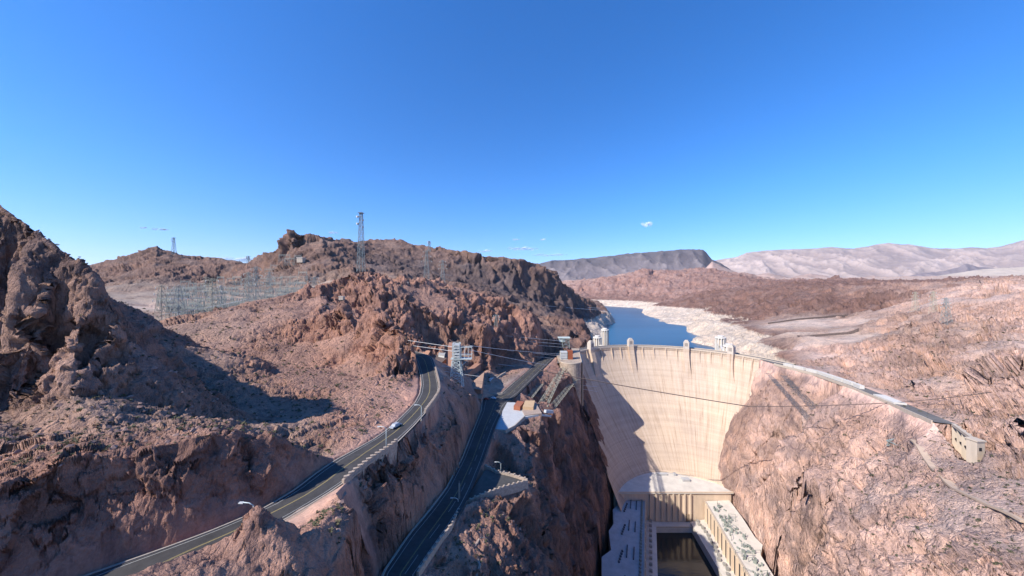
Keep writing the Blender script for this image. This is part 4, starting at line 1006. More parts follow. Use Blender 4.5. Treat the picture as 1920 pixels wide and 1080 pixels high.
crenel([g2(783, 1080), g2(800, 1054), g2(830, 1010), g2(846, 990), G(866, 949, 197.6), G(905, 931, 196.8), G(945, 917, 195.6), G(989, 905, 194.1)], .6, -2.6, 1.1, 1.2, 'parapet_wall', stone, 'long pale stone wall along the lower road and the near side of the triangular car park')
crenel([G(909, 876, 195.2), G(930, 887, 194.9), G(960, 893, 194.5), G(989, 903, 194.1)], .6, -3.5, 1.1, 1.2, 'parapet_wall', stone, 'short pale stone wall on the far side of the triangular car park')
crenel([(R2f[i][0] + .3, R2f[i][1], R2f[i][2] + .1) for i in seg] , .5, -.3, .7, 1.5, 'kerb_wall', kerbm, 'low kerb wall between the lower road and the pale pavement')
m = MB(); m.wall([(pvR[i][0] + .8, pvR[i][1], pvR[i][2]) for i in seg], .7, -7, 1.0); thing_mesh(m, 'retaining_wall', tanw, 'retaining wall beside the pavement between the plaza and the triangular car park', 'retaining wall')
m = MB(); m.wall([plz[0][:2] + (189.6,), plz[8][:2] + (189.6,), plz[7][:2] + (189.6,), plz[6][:2] + (189.6,)], .6, -5, .9); thing_mesh(m, 'parapet_wall', kerbm, 'low grey wall on the near edge of the bright concrete plaza', 'wall')
a = [W(912, 1012, 104), W(900, 1010, 103), W(886, 1035, 98), W(900, 1062, 93), W(893, 1085, 90)]
m = MB(); m.wall([(p[0], p[1], p[2]) for p in a], .6, -3.2, .6); thing_mesh(m, 'ruined_wall', tanw, 'small angled tan wall among the rocks below the long stone wall', 'wall')
# viewing platform at the plaza edge
vp = empty('viewing_platform', G(1005, 775, 189), 'tan viewing platform jutting from the plaza over the cliff edge', 'platform')
m = MB(); q = [G(972, 757, 189), G(1004, 757, 189), G(1016, 778, 189), G(984, 782, 189)]
m.prism([(p[0], p[1]) for p in q], 175, 190.2); m.build('base', tanw, vp)
m = MB(); q = [G(970, 760, 189), G(983, 762, 189), G(975, 772, 189), G(963, 770, 189)]; m.prism([(p[0], p[1]) for p in q], 189.6, 192.5); m.build('hut', simple('rust_roof', (.33, .12, .07), .8, .2), vp)
m = MB(); q = [G(985, 759, 189), G(1003, 759, 189), G(1000, 772, 189), G(980, 771, 189)]; m.prism([(p[0], p[1]) for p in q], 190.2, 192.2); m.build('canopy', simple('sand_roof', (.50, .34, .20), .9, .1), vp)
m = MB(); m.bar(W(1012, 778, 226), W(1033, 780, 232), 1.1); m.bar(W(1022, 771, 230), W(1036, 772, 236), 2.0); m.build('balcony', simple('galvanised', (.45, .46, .47), .5, .1), vp)
# ------------------------------------------------------------------ steel towers, wires and the substation
steel_w = simple('white_steel', (0.50, 0.55, 0.53), .5, .1, 3); steel_g = simple('grey_steel', (0.24, 0.27, 0.26), .5, .15, 3); steel_m = simple('weathered_steel', (0.31, 0.32, 0.28), .6, .25, 3); steel_d = simple('dark_steel', (0.10, 0.12, 0.14), .5, .15, 3)
steel_t = simple('tan_steel', (0.40, 0.37, 0.28), .6, .2, 3); insul = simple('insulator', (.5, .5, .48), .4, .1)
def lattice(m, base, top, wb, wt, n, t, lean=(0, 0)):
    b = Vector(base); h = top - base[2]; lv = []
    for k in range(n + 1):
        f = 1 - (1 - k / n) ** 1.15; w = wb + (wt - wb) * f; c = b + Vector((lean[0] * f, lean[1] * f, h * f))
        lv.append([c + Vector((sx * w / 2, sy * w / 2, 0)) for sx, sy in ((-1, -1), (1, -1), (1, 1), (-1, 1))])
    for k in range(n):
        for q in range(4):
            m.bar(lv[k][q], lv[k + 1][q], t); m.bar(lv[k][q], lv[k + 1][(q + 1) % 4], t * .6); m.bar(lv[k][(q + 1) % 4], lv[k + 1][q], t * .6); m.bar(lv[k + 1][q], lv[k + 1][(q + 1) % 4], t * .6)
def mast(px, py_top, py_base, D, w, label, cat='radio mast', mat=None, head=True, t=.5, wt=None, group=None, name='radio_mast'):
    x, y, zb = W(px, py_base, D); zt = W(px, py_top, D)[2]
    e = empty(name, (x, y, zb), label, cat, group); m = MB(); lattice(m, (x, y, zb - 2), zt - 2, w, wt or w * .3, max(4, int((zt - zb) / (w * 1.1))), t); m.build('lattice_frame', mat or steel_g, e)
    if head:
        s = (zt - zb); m = MB(); m.bar((x, y, zt - 3), (x, y, zt + s * .02), t * .8)
        m.box((x, y, zt - s * .03), (w * .8, w * .8, t)); m.build('platform', mat or steel_g, e)
        for k, (f, sx) in enumerate(((.10, -1), (.16, 1), (.22, -1), (.28, 1))):
            m = MB(); z = zt - s * f; m.tube([(x + sx * w * .36, y - w * .2, z), (x + sx * w * .52, y - w * .45, z)], w * .16, 10); m.build('dish', insul, e)
    return e
mast(677, 396, 506, 350, 6.5, 'tall lattice radio mast with dishes on top of the nearest rocky hill', wt=2.4, t=.34)
mast(326, 445, 478, 880, 8, 'thin lattice mast on the far left hill beside the rounded summit', t=.6)
mast(466, 480, 500, 900, 9, 'small mast in the saddle between the two left hills', t=.5)
mast(805, 452, 470, 990, 8, 'small mast on the long skyline ridge right of the tall mast', t=.55)

# the pale transmission tower by the visitor centre
x, y, zb = W(856, 735, 238); pt_ = empty('transmission_tower', (x, y, zb), 'pale steel transmission tower with a platform arm and stacked insulators beside the visitor centre roofs', 'pylon')
m = MB(); lattice(m, (x, y, zb), W(856, 675, 238)[2], 10, 5.5, 6, .42); m.build('lattice_frame', steel_w, pt_)
zp = W(856, 672, 238)[2]; m = MB(); m.box((x + 3.6, y, zp), (15, 5.5, .6)); m.bar((x + 2, y, zp - 7), (x + 9, y, zp - .5), .4); m.build('platform', steel_w, pt_)
for k in range(5):
    m = MB(); z = zp + 1.6 + 2.1 * k; m.box((x, y, z), (5.6, 5, 1.0)); m.build('insulator_deck', insul, pt_)
m = MB(); lattice(m, (x, y, zp), zp + 11.5, 5, 5, 4, .3); m.build('mast_frame', steel_w, pt_)
m = MB()
for z in (3.0, 8.5): m.bar((x + 2, y - 2, zp + z), (x + 11.5, y - 2, zp + z), .35); m.bar((x + 2, y + 2, zp + z), (x + 11.5, y + 2, zp + z), .35)
for k in range(4): m.bar((x + 3.6 + 2.6 * k, y - 2, zp), (x + 3.6 + 2.6 * k, y - 2, zp + 8.6), .3)
m.build('gantry', steel_w, pt_)
# lattice towers that lean out over the canyon
def leaning(base, top, wb, wt, n, t, mat, label, group):
    b = Vector(base); q = Vector(top); e = empty('leaning_tower', base, label, 'pylon', group); m = MB(); lattice(m, tuple(b), q.z, wb, wt, n, t, (q.x - b.x, q.y - b.y)); m.build('lattice_frame', mat, e)
    m = MB()
    for f in (.72, .86, 1.0):
        c = b.lerp(q, f); m.bar(c + Vector((-wt * 1.6, 0, 0)), c + Vector((wt * 1.6, 0, 0)), t)
    m.build('crossarm', mat, e); return e
gl = 'leaning lattice towers at the canyon rims'
leaning(W(1008, 778, 262), W(1055, 690, 400), 8, 5, 15, .26, steel_t, 'large tan lattice tower leaning away over the cliff beside the viewing platform', gl)
leaning(W(990, 748, 290), W(1040, 688, 420), 5, 4, 15, .22, steel_t, 'tan lattice tower leaning along the lower road, left of the larger one', gl)
leaning(W(1028, 772, 275), W(1078, 712, 400), 5, 4, 14, .22, steel_t, 'rightmost tan lattice tower leaning towards the abutment block', gl)
leaning(W(1560, 800, 290), W(1470, 705, 385), 6, 4, 16, .17, steel_d, 'dark lattice tower leaning up the right bank, the wider of two', gl)
leaning(W(1530, 800, 300), W(1440, 700, 400), 4, 3, 15, .15, steel_d, 'dark lattice tower leaning beside the right end of the dam, the thinner of two', gl)
def platform(px0, py0, px1, py1, D, dep, hh, label):
    a = Vector(W(px0, py0, D)); b = Vector(W(px1, py1, D - 8)); e = empty('switch_platform', tuple(a.lerp(b, .5)), label, 'platform', 'lattice switch platforms on the right bank')
    m = MB(); n = 9
    for j in (0, 1, 2):
        o_ = Vector((0, -dep / 2 * j, 0)); m.bar(a + o_, b + o_, .6); m.bar(a + o_ - Vector((0, 0, hh)), b + o_ - Vector((0, 0, hh)), .4)
        for k in range(n):
            p, q = a.lerp(b, k / n) + o_, a.lerp(b, (k + 1) / n) + o_; m.bar(p, q - Vector((0, 0, hh)), .3); m.bar(p - Vector((0, 0, hh)), q, .3)
    m.build('truss', steel_g, e)
    m = MB()
    for k in range(n + 1):
        p = a.lerp(b, k / n); m.bar(p, p - Vector((0, dep, 0)), .45)
    m.build('cross_beams', steel_g, e)
    m = MB()
    for f in (.05, .5, .95):
        p = a.lerp(b, f) - Vector((0, dep / 2, 0)); m.bar(p, p - Vector((0, 0, hh + 7)), .6)
    m.build('legs', steel_d, e)
platform(1592, 780, 1668, 772, 282, 14, 3.5, 'grey lattice platform above the bench on the right bank, the farther of two')
platform(1662, 826, 1716, 815, 220, 8, 3.5, 'grey lattice platform on a rock ledge at the head of the dirt track')
platform(1570, 712, 1590, 735, 330, 4, 2, 'small lattice platform below the pale barriers of the right bank road')

# container stack with the green crane over the abutment
ct = empty('container_stack', W(1064, 675, 430), 'stack of white and rust red containers beside the abutment block', 'containers')
x, y, z = W(1061, 675, 430)
for k in range(4):
    m = MB(); m.box((x - 3, y, z + 1.4 + 3.0 * k), (9, 7, 2.4)); m.build('container', insul, ct)
m = MB(); m.box((x + 5.5, y - .5, z + 6.5), (6, 7, 13)); m.build('red_container', simple('rust_red', (.30, .09, .045), .7, .2, 1, streak=True), ct)
e = empty('gantry_crane', W(1060, 655, 470), 'green lattice gantry with a pale roof behind the container stack', 'gantry')
x, y, z = W(1060, 655, 470); m = MB(); lattice(m, (x, y, z - 14), z + 16, 12, 9, 5, .6); m.build('lattice_frame', green, e); m = MB(); m.box((x - 2, y, z + 17), (17, 9, 1.2)); m.box((x - 5, y, z + 13), (8, 7, 4)); m.build('cabin', simple('pale_green', (.5, .56, .52), .6, .1), e)

# substation on the plateau
def make_gantry():
    e = empty('substation_gantry', (0, 0, 0), 'x', 'gantry', 'steel gantries in the substation'); 
    for s in (-1, 1):
        m = MB(); m.bar((s * 11 - 2, 0, -1), (s * 11, 0, 14), .32); m.bar((s * 11 + 2, 0, -1), (s * 11, 0, 14), .32); m.bar((s * 11, 0, 14), (s * 11, 0, 19), .25); m.build('column', steel_m, e)
    m = MB(); m.bar((-11, 0, 13.8), (11, 0, 13.8), .3); m.bar((-11, 0, 12.4), (11, 0, 12.4), .3)
    for k in range(8): m.bar((-11 + 2.75 * k, 0, 12.4 + 1.4 * (k % 2)), (-8.25 + 2.75 * k, 0, 13.8 - 1.4 * (k % 2)), .2)
    m.build('beam', steel_m, e)
    m = MB()
    for k in range(6): m.tube([(-9 + 3.6 * k, 0, 12.3), (-9 + 3.6 * k, 0, 9.6)], .3, 6); m.bar((-9 + 3.6 * k, 2, 0), (-9 + 3.6 * k, 2, 6), .5)
    m.bar((-9.2, 0, 12.2), (9.2, 0, 12.2), .2); m.bar((-9.2, 2, 6), (9.2, 2, 6), .25); m.bar((-9, 0, 12.2), (-9, 2, 6), .15)
    m.build('insulators', steel_g, e); return e
ORD = 'first second third fourth fifth sixth seventh eighth ninth tenth eleventh twelfth thirteenth fourteenth fifteenth sixteenth seventeenth eighteenth nineteenth twentieth'.split()
gp = make_gantry(); rng = random.Random(11); first = True
rowsub = [(385, 330, 560, 15), (400, 322, 566, 15), (416, 312, 568, 15), (434, 306, 568, 16), (455, 303, 568, 16), (480, 303, 570, 16), (510, 308, 572, 16), (545, 316, 575, 16), (590, 325, 575, 16), (640, 335, 575, 16), (700, 345, 575, 16)]
for ri, (D, u0, u1, n) in enumerate(rowsub):
    for k in range(n):
        u = u0 + (u1 - u0) * (k + .5 * (ri % 2)) / n; x = (u - 960) / FPX * D; g = gp if first else copy_tree(gp); first = False
        g.location = (x, D + rng.uniform(-6, 6), height_at(x, D)); g.rotation_euler = (0, 0, rng.uniform(-.3, .2)); s_ = rng.uniform(.8, 1.25); g.scale = (s_ * .8, 1, s_)
        g['label'] = 'grey steel gantry, %s from the left in the %s of the substation' % (ORD[k], ['front row', 'second row', 'third row', 'fourth row', 'fifth row', 'sixth row', 'seventh row', 'eighth row', 'ninth row', 'tenth row', 'back row'][ri])
def make_transformer():
    e = empty('transformer', (0, 0, 0), 'x', 'transformer', 'transformers in the substation')
    m = MB(); m.box((0, 0, 1.8), (4, 3, 3.6)); m.build('tank', steel_g, e); m = MB()
    for s in (-1, 0, 1): m.tube([(s * 1.2, 0, 3.5), (s * 1.2, 0, 6.2)], .28, 6)
    m.build('bushings', insul, e); return e
tp = make_transformer()
for k in range(40):
    D = 385 + 6 * (k // 20) * 12; u = 335 + 11 * (k % 20); x = (u - 960) / FPX * D; g = tp if k == 0 else copy_tree(tp); g.location = (x, D, height_at(x, D)); g.rotation_euler = (0, 0, .1 * (k % 3))
    g['label'] = 'squat grey transformer, %s from the left in the %s line under the gantries' % (ORD[k % 20], 'front' if k < 20 else 'rear')
def pylon(px, py_base, D, h, w, mat, label, arms=3, t=.26):
    x, y, z = W(px, py_base, D); z = height_at(x, y); e = empty('pylon', (x, y, z), label, 'pylon', 'lattice pylons around the substation')
    m = MB(); lattice(m, (x, y, z - 1), z + h, w, w * .22, 7, t); m.build('lattice_frame', mat, e)
    for k in range(arms):
        za = z + h * (.66 + .15 * k); m = MB(); L = w * (.95 - .15 * k); m.bar((x - L, y, za), (x + L, y, za), t); m.bar((x - L, y, za), (x, y, za + h * .06), t * .7); m.bar((x + L, y, za), (x, y, za + h * .06), t * .7); m.build('crossarm', mat, e)
        m = MB()
        for s in (-1, 1): m.tube([(x + s * L * .95, y, za), (x + s * L * .95, y, za - 2.2)], .25, 6)
        m.build('insulators', insul, e)
    return e
for i, (px, pb, D, h, w, mat, lab) in enumerate([
    (303, 600, 300, 38, 9, steel_t, 'leftmost tan lattice pylon in front of the substation'),
    (335, 606, 300, 34, 8, steel_g, 'grey lattice pylon close to the right of the leftmost tan one'),
    (398, 622, 285, 30, 9, steel_t, 'tan lattice pylon standing lowest, in front of the middle of the substation'),
    (415, 600, 420, 40, 9, steel_g, 'tall grey lattice pylon in the middle of the substation'),
    (466, 600, 330, 34, 8, steel_m, 'pale lattice pylon standing in front, right of the substation centre'),
    (480, 600, 360, 50, 9, steel_g, 'tallest grey lattice pylon, just right of the pale front one'),
    (505, 560, 560, 42, 10, steel_g, 'grey lattice pylon at the far right corner of the substation'),
    (590, 545, 430, 30, 9, steel_g, 'grey lattice pylon on the slope between the substation and the tall mast'),
    (386, 560, 650, 40, 10, steel_t, 'tan lattice pylon behind the substation under the saddle'),
    (800, 540, 520, 52, 9, steel_g, 'grey lattice pylon behind the middle crags, under the small skyline mast'),
    (830, 545, 560, 40, 8, steel_g, 'short grey lattice pylon to the right behind the middle crags'),
    (1774, 610, 430, 34, 8, steel_g, 'dark lattice pylon on the right bank hillside'),
    (1750, 590, 520, 40, 8, steel_t, 'pale lattice pylon on the right bank, left of the dark one'),
    (1716, 580, 620, 38, 8, steel_t, 'pale lattice pylon on the right bank beside the far car park'),
    (930, 640, 400, 16, 5, steel_g, 'small lattice pylon on the crag above the shaded cliff')]):
    pylon(px, pb, D, h, w, mat, lab)

# overhead wires
wire_m = simple('wire', (.55, .55, .55), .4, .05); cable_m = simple('dark_cable', (.12, .09, .08), .7, .1)
def wire(p, q, sag, r, mat, label, name='power_line', cat='wire', group='overhead power lines'):
    p = Vector(p); q = Vector(q); P = []
    for k in range(29):
        f = k / 28; P.append(p.lerp(q, f) - Vector((0, 0, 4 * sag * f * (1 - f))))
    m = MB(); m.tube(P, r, 5, cap=False); return thing_mesh(m, name, mat, label, cat, group)
def wpx(a, Da, b, Db, sag=0, r=.12, mat=None, label='', **k): return wire(W(a[0], a[1], Da), W(b[0], b[1], Db), sag, r, mat or wire_m, label, **k)
wpx((1010, 694), 330, (1404, 762), 300, 1, .42, cable_m, 'thick dark cable crossing in front of the whole face of the dam', name='cableway', cat='cable', group=None)
wpx((1404, 762), 300, (1690, 754), 240, 1, .30, cable_m, 'dark cable from mid canyon to the right bank road', name='cableway', cat='cable', group=None)
wpx((1690, 754), 240, (1860, 735), 200, .5, .24, cable_m, 'dark cable running up the right hillside from the right bank road', name='cableway', cat='cable', group=None)
wl = [((607, 592), 300, (1060, 640), 460), ((600, 600), 300, (1062, 646), 460), ((560, 604), 300, (1066, 652), 460), ((620, 618), 290, (1060, 668), 450), ((600, 622), 290, (1058, 674), 450), ((590, 634), 290, (1010, 692), 400),
      ((470, 590), 330, (860, 652), 240), ((470, 600), 330, (860, 660), 240), ((400, 640), 285, (850, 688), 238), ((335, 650), 280, (1120, 725), 430), ((430, 615), 290, (1120, 734), 430), ((300, 590), 300, (470, 560), 330), ((303, 560), 300, (415, 555), 420),
      ((880, 648), 245, (1060, 664), 455), ((880, 656), 245, (1062, 690), 455), ((940, 565), 1000, (1125, 578), 1200), ((1010, 572), 900, (1135, 582), 1180)]
for k, (a, Da, b, Db) in enumerate([((583, 627), 250, (773, 673), 232), ((575, 640), 250, (778, 690), 228), ((620, 657), 235, (900, 706), 236), ((500, 612), 300, (770, 664), 240)]):
    wpx(a, Da, b, Db, 1.0, .15, wire_m, '%s of four short wires over the red hill left of the upper road bend' % ['upper left', 'lower left', 'longest', 'farthest'][k])
ord_ = ['topmost', 'second', 'third', 'fourth', 'fifth', 'sixth']
for k, (a, Da, b, Db) in enumerate(wl):
    if k < 6: lab = '%s of six thin wires from the rocky hill to the gantry by the dam' % ord_[k]
    elif k < 8: lab = '%s thin wire from the pale front pylon to the transmission tower by the visitor centre' % ('upper' if k == 6 else 'lower')
    elif k == 8: lab = 'thin wire from the lowest tan pylon to the foot of the visitor centre tower'
    elif k < 11: lab = '%s of two long wires sinking from the substation to the canyon edge' % ('left and upper' if k == 9 else 'right and lower')
    elif k < 13: lab = '%s wire between the pylons over the substation' % ('shorter lower' if k == 11 else 'longer upper')
    elif k < 15: lab = '%s wire from the visitor centre tower to the container stack' % ('upper' if k == 13 else 'lower')
    else: lab = '%s pale wire over the shaded cove by the lake' % ('left' if k == 15 else 'right')
    wpx(a, Da, b, Db, 1.0, .19, wire_m, lab) if k < 15 else wpx(a, Da, b, Db, 1.0, .5, wire_m, lab)

# ------------------------------------------------------------------ visitor centre
redr = simple('red_roof', (.36, .19, .13), .9, .15, .3); darkr = simple('dark_roof', (.13, .10, .09), .9, .15, .3); rosew = simple('rose_wall', (.36, .21, .16), .9, .15, .5); glass = simple('blue_glass', (.05, .08, .12), .2, .1)
def block(name, quad, D, z_lo, z_hi, wall_m, roof_m, label, cat='building', lip=.7, windows=0, over=.4):
    "building over a plan quad given by photo points of its roof at roof height"
    Q = [G(a, b, z_hi) for a, b in quad]; c = sum((Vector(q) for q in Q), Vector()) / len(Q)
    e = empty(name, (c.x, c.y, z_lo), label, cat); m = MB(); m.prism([(q[0], q[1]) for q in Q], z_lo - 3, z_hi - lip); w = m.build('wall', wall_m, e)
    R = [(c.x + (q[0] - c.x) * 1.06, c.y + (q[1] - c.y) * 1.06) for q in Q]; m = MB(); m.prism(R, z_hi - lip, z_hi); rf = m.build('roof', roof_m, e)
    for k in range(windows):
        a, b = Vector(Q[0][:2]), Vector(Q[1][:2]); f = (k + .5) / windows; p = a.lerp(b, f); d = (b - a).normalized()
        m = MB(); m.box((p.x, p.y, (z_lo + z_hi) / 2), ((b - a).length / windows * .55, .3, (z_hi - z_lo) * .4), rz=math.atan2(d.y, d.x)); m.build('window', glass, e)
    return e
block('parking_garage', [(776, 668), (800, 668), (806, 658), (782, 652)], 300, 203, 217, rosew, simple('orange_roof', (.50, .26, .16), .9, .1), 'flat orange roofed block behind the dark end of the upper road')
block('visitor_building', [(792, 676), (826, 681), (842, 666), (806, 662)], 300, 203, 212, rosew, darkr, 'wide building with a dark flat roof between the road bend and the pale transmission tower', windows=4)
block('roof_house', [(822, 664), (833, 666), (835, 661), (824, 660)], 300, 212, 214.5, insul, whi, 'small white rooftop unit on the dark flat roof', cat='roof unit')
block('lift_building', [(840, 651), (850, 652), (853, 643), (842, 642)], 300, 205, 226, rosew, redr, 'narrow rose coloured block behind the top of the pale transmission tower')
block('visitor_building', [(800, 690), (842, 700), (850, 690), (815, 682)], 290, 198, 204, rosew, redr, 'low red roofed building in front of the dark roofed one')
block('covered_walkway', [(862, 704), (868, 707), (902, 681), (895, 678)], 270, 190, 199, redr, redr, 'long straight red walkway roof running away to the right of the transmission tower', cat='walkway')
block('service_building', [(884, 745), (902, 748), (905, 739), (888, 736)], 270, 187, 192, rosew, redr, 'low building with a rose red wall at the junction of the lower road', windows=3)
# pointed pavilion
Q = [G(878, 728, 196), G(903, 731, 196), G(908, 716, 196), G(890, 712, 196)]; ap = G(908, 697, 202)
e = empty('pavilion', Q[0], 'pavilion with a sharply pointed tan roof left of the parked white lorry', 'pavilion'); m = MB(); m.add(Q + [ap], [(0, 1, 4), (1, 2, 4), (2, 3, 4), (3, 0, 4), (3, 2, 1, 0)]); m.build('roof', simple('tan_roof', (.34, .22, .16), .9, .15, .3), e)
m = MB(); c = sum((Vector(q) for q in Q), Vector()) / 4; m.prism([(c.x + (q[0] - c.x) * .85, c.y + (q[1] - c.y) * .85) for q in Q], 184, 196); m.build('wall', redr, e)
m = MB(); loop = smooth_line([G(917, 737, 186.3), G(921, 722, 186.3), G(933, 708, 186.3), G(948, 699, 186.3)], 2); m.wall([tuple(p) for p in loop], 1.0, -1, 1.2); thing_mesh(m, 'loop_wall', kerbm, 'pale curved wall around the gravel island beside the lower road', 'wall')
m = MB(); m.wall([G(900, 742, 186.0), G(917, 740, 186.1), G(942, 739, 186.2)], .9, -1, 1.2); thing_mesh(m, 'loop_wall', kerbm, 'straight pale wall along the near side of the gravel island', 'wall')
# small white huts on the hills
for px, py, D, s, lab in [(565, 503, 700, 12, 'pale round tank on the slope of the pointed left hill'), (763, 526, 380, 4, 'small pale hut on the ridge behind the middle crags'), (641, 570, 248, 3.2, 'small white box on the rocky hill below the tall mast')]:
    x, y, z = W(px, py, D); z = height_at(x, y); e = empty('hut', (x, y, z), lab, 'hut'); m = MB(); m.box((x, y, z + s * .3), (s, s, s * .8)); m.build('wall', cream, e); m = MB(); m.box((x, y, z + s * .75), (s * 1.1, s * 1.1, s * .1)); m.build('roof', white_c, e)

# ------------------------------------------------------------------ right bank: barrier blocks and gallery
def on3(f):
    d = [0]
    for a, b in zip(R3, R3[1:]): d.append(d[-1] + math.dist(a, b))
    s = f * d[-1]; return Vector([float(np.interp(s, d, [p[i] for p in R3])) for i in range(3)]), d[-1]
def f3(px):
    return min((abs(960 + FPX * on3(k / 600)[0].x / on3(k / 600)[0].y - px), k / 600) for k in range(600) if on3(k / 600)[0].y > 90)[1]
bl = [(1472, 1489), (1492, 1510), (1515, 1535), (1538, 1565), (1567, 1583), (1585, 1602), (1605, 1618), (1650, 1690)]
R3r = [tuple(p) for p in offs(R3, -6.0)]
for k, (a, b) in enumerate(bl):
    fa, fb_ = f3(a), f3(b); P = [on3(fa + (fb_ - fa) * j / 4)[0] for j in range(5)]; L = [(p.x, p.y, p.z) for p in P]; L = offs(L, 0.5)
    m = MB(); m.wall(L, 7.0 if k == 7 else 3.2, -.2, 3.0 if k < 7 else 1.2)
    lab = 'pale concrete road block on the right bank road, %s counting from the dam' % ['first', 'second', 'third', 'fourth', 'fifth', 'sixth', 'seventh'][k] if k < 7 else 'broad white slab at the bend of the right bank road'
    thing_mesh(m, 'road_block' if k < 7 else 'road_slab', white_c, lab, 'block', 'pale blocks along the right bank road' if k < 7 else None)
cr = [on3(f3(1460) + (f3(1790) - f3(1460)) * j / 30)[0] for j in range(31)]
m = MB(); m.wall([tuple(p) for p in offs([tuple(q) for q in cr], 5.6)], .6, -2.0, .7); thing_mesh(m, 'roadside_wall', cream, 'thin pale wall along the canyon side of the right bank road', 'wall')
ga = empty('canyon_gallery', W(1830, 850, 165), 'pale concrete gallery of stepped pillars where the right bank road ends', 'gallery')
A = [W(1790 + 9.2 * k, 800 + 6.8 * k, 192 - 4.6 * k) for k in range(5)]
for k, p in enumerate(A):
    m = MB(); m.box((p[0] + 1.2, p[1], p[2] - 7), (1.6, 3.2, 15), rz=.5); m.build('pillar', cream, ga)
m = MB(); 
for p, q in zip(A, A[1:]): m.bar((p[0], p[1] + .5, p[2] + .9), (q[0], q[1] + .5, q[2] + .9), 1.5)
m.build('lintel', cream, ga)
m = MB()
for p, q in zip(A, A[1:]): m.bar((p[0] + 2.6, p[1] + 2.5, p[2] - 7), (q[0] + 2.6, q[1] + 2.5, q[2] - 7), 1); m.add([(p[0] + 2.4, p[1] + 1.8, p[2] + .5), (q[0] + 2.4, q[1] + 1.8, q[2] + .5), (q[0] + 2.4, q[1] + 1.8, q[2] - 14), (p[0] + 2.4, p[1] + 1.8, p[2] - 14)], [(0, 1, 2, 3)])
m.build('recess', dark_m, ga)
p = W(1829, 842, 168); m = MB(); m.box((p[0], p[1], p[2] - 2), (4.0, 4, 13)); ew = m.build('end_block', cream, ga)
m = MB(); m.box((p[0] - .4, p[1] - 2.05, p[2] + .8), (1.3, .2, 1.6)); m.build('window', dark_m, ew)
m = MB(); m.box((p[0], p[1], p[2] + 4.9), (4.8, 4.8, .7)); m.build('roof', cream, ga)

# ------------------------------------------------------------------ street lamps
def lamp(base, h, label, side=-1, double=False):
    e = empty('street_lamp', base, label, 'street lamp', 'street lamps along the roads'); b = Vector(base)
    m = MB(); m.tube([b + Vector((0, 0, -.3)), b + Vector((0, 0, h))], .12, 8, r2=.07); m.build('pole', steel_w, e)
    m = MB(); m.tube([b + Vector((0, 0, .0)), b + Vector((0, 0, .7))], .28, 8); m.build('base', kerbm, e)
    m = MB(); m.tube([b + Vector((0, 0, h - .05)), b + Vector((side * .8, 0, h + .45)), b + Vector((side * 2.0, 0, h + .55))], .09, 6); m.build('arm', steel_w, e)
    m = MB(); m.box(b + Vector((side * 2.3, 0, h + .5)), (.95, .42, .22), taper=.8); m.build('lantern', insul, e)
lamp(G(724, 846, Z1), 7.2, 'tall street lamp at the far end of the low stone wall on the upper road')
lamp(G(790, 790, Z1), 5.8, 'street lamp at the near end of the curved retaining wall')
lamp(W(475, 975, 62), 2.8, 'street lamp head showing over the dark crag at the lower left')
lamp(G(939, 888, 195), 4.6, 'slim street lamp at the far wall of the triangular car park')
lamp(G(859, 952, 198), 3.0, 'short street lamp where the car park wall meets the lower road')
lamp(W(20, 1082, 57), 2.2, 'street lamp cut off at the lower left corner', side=1)
x, y, z = G(861, 945, 198); e = empty('antenna_mast', (x, y, z), 'thin banded lattice mast behind the short street lamp', 'antenna'); m = MB(); lattice(m, (x, y, z), z + 7.5, .5, .4, 12, .08); m.build('lattice_frame', steel_g, e); m = MB(); m.tube([(x, y, z + 7.5), (x, y, z + 8.4)], .05, 6); m.build('rod', steel_g, e)

# ------------------------------------------------------------------ vehicles
tyre = simple('tyre', (.02, .02, .02), .8, .1); win = simple('car_glass', (.03, .04, .05), .1, .05)
def make_car(body_m, L=4.5, Wd=1.85, H=1.45):
    e = empty('car', (0, 0, 0), 'x', 'car'); h2 = H * .55
    prof = [(-L / 2, .35), (-L / 2, h2), (-L * .30, h2 + .06), (-L * .18, H), (L * .22, H), (L * .40, h2 + .04), (L / 2, h2 - .1), (L / 2, .35)]
    m = MB(); n = len(prof); vs = []
    for s, inset in ((-1, 0), (1, 0)):
        for (x, z) in prof: vs.append((s * (Wd / 2 - (.18 if z > h2 + .1 else 0)), x, z))
    m.add(vs, [tuple(range(n))[::-1], tuple(range(n, 2 * n))] + [(i, (i + 1) % n, n + (i + 1) % n, n + i) for i in range(n)]); b = m.build('body', body_m, e)
    m = MB(); w = Wd / 2 - .12; z0, z1 = h2 + .1, H - .07
    for s in (-1, 1): m.add([(s * (w + .005), -L * .25, z0), (s * (w - .05), -L * .16, z1), (s * (w - .05), L * .2, z1), (s * (w + .005), L * .35, z0)], [(0, 1, 2, 3)])
    m.add([(-w, -L * .285, z0), (w, -L * .285, z0), (w - .1, -L * .19, z1 + .01), (-w + .1, -L * .19, z1 + .01)], [(0, 1, 2, 3)]); m.add([(-w, L * .39, z0), (w, L * .39, z0), (w - .1, L * .235, z1 + .01), (-w + .1, L * .235, z1 + .01)], [(3, 2, 1, 0)])
    m.build('windows', win, e)
    for sx in (-1, 1):
        for sy in (-.31, .31):
            m = MB(); m.tube([(sx * (Wd / 2 - .2), sy * L, .33), (sx * (Wd / 2 + .02), sy * L, .33)], .33, 14); m.build('wheel', tyre, e)
    for sx in (-.62, .62):
        m = MB(); m.box((sx, -L / 2 - .01, h2 - .22), (.35, .06, .16)); m.build('headlight', insul, e); m = MB(); m.box((sx, L / 2 + .01, h2 - .3), (.35, .06, .16)); m.build('tail_light', simple('red_lamp', (.3, .02, .02), .4, .1) if 'red_lamp' not in MATS else MATS['red_lamp'], e)
    return e
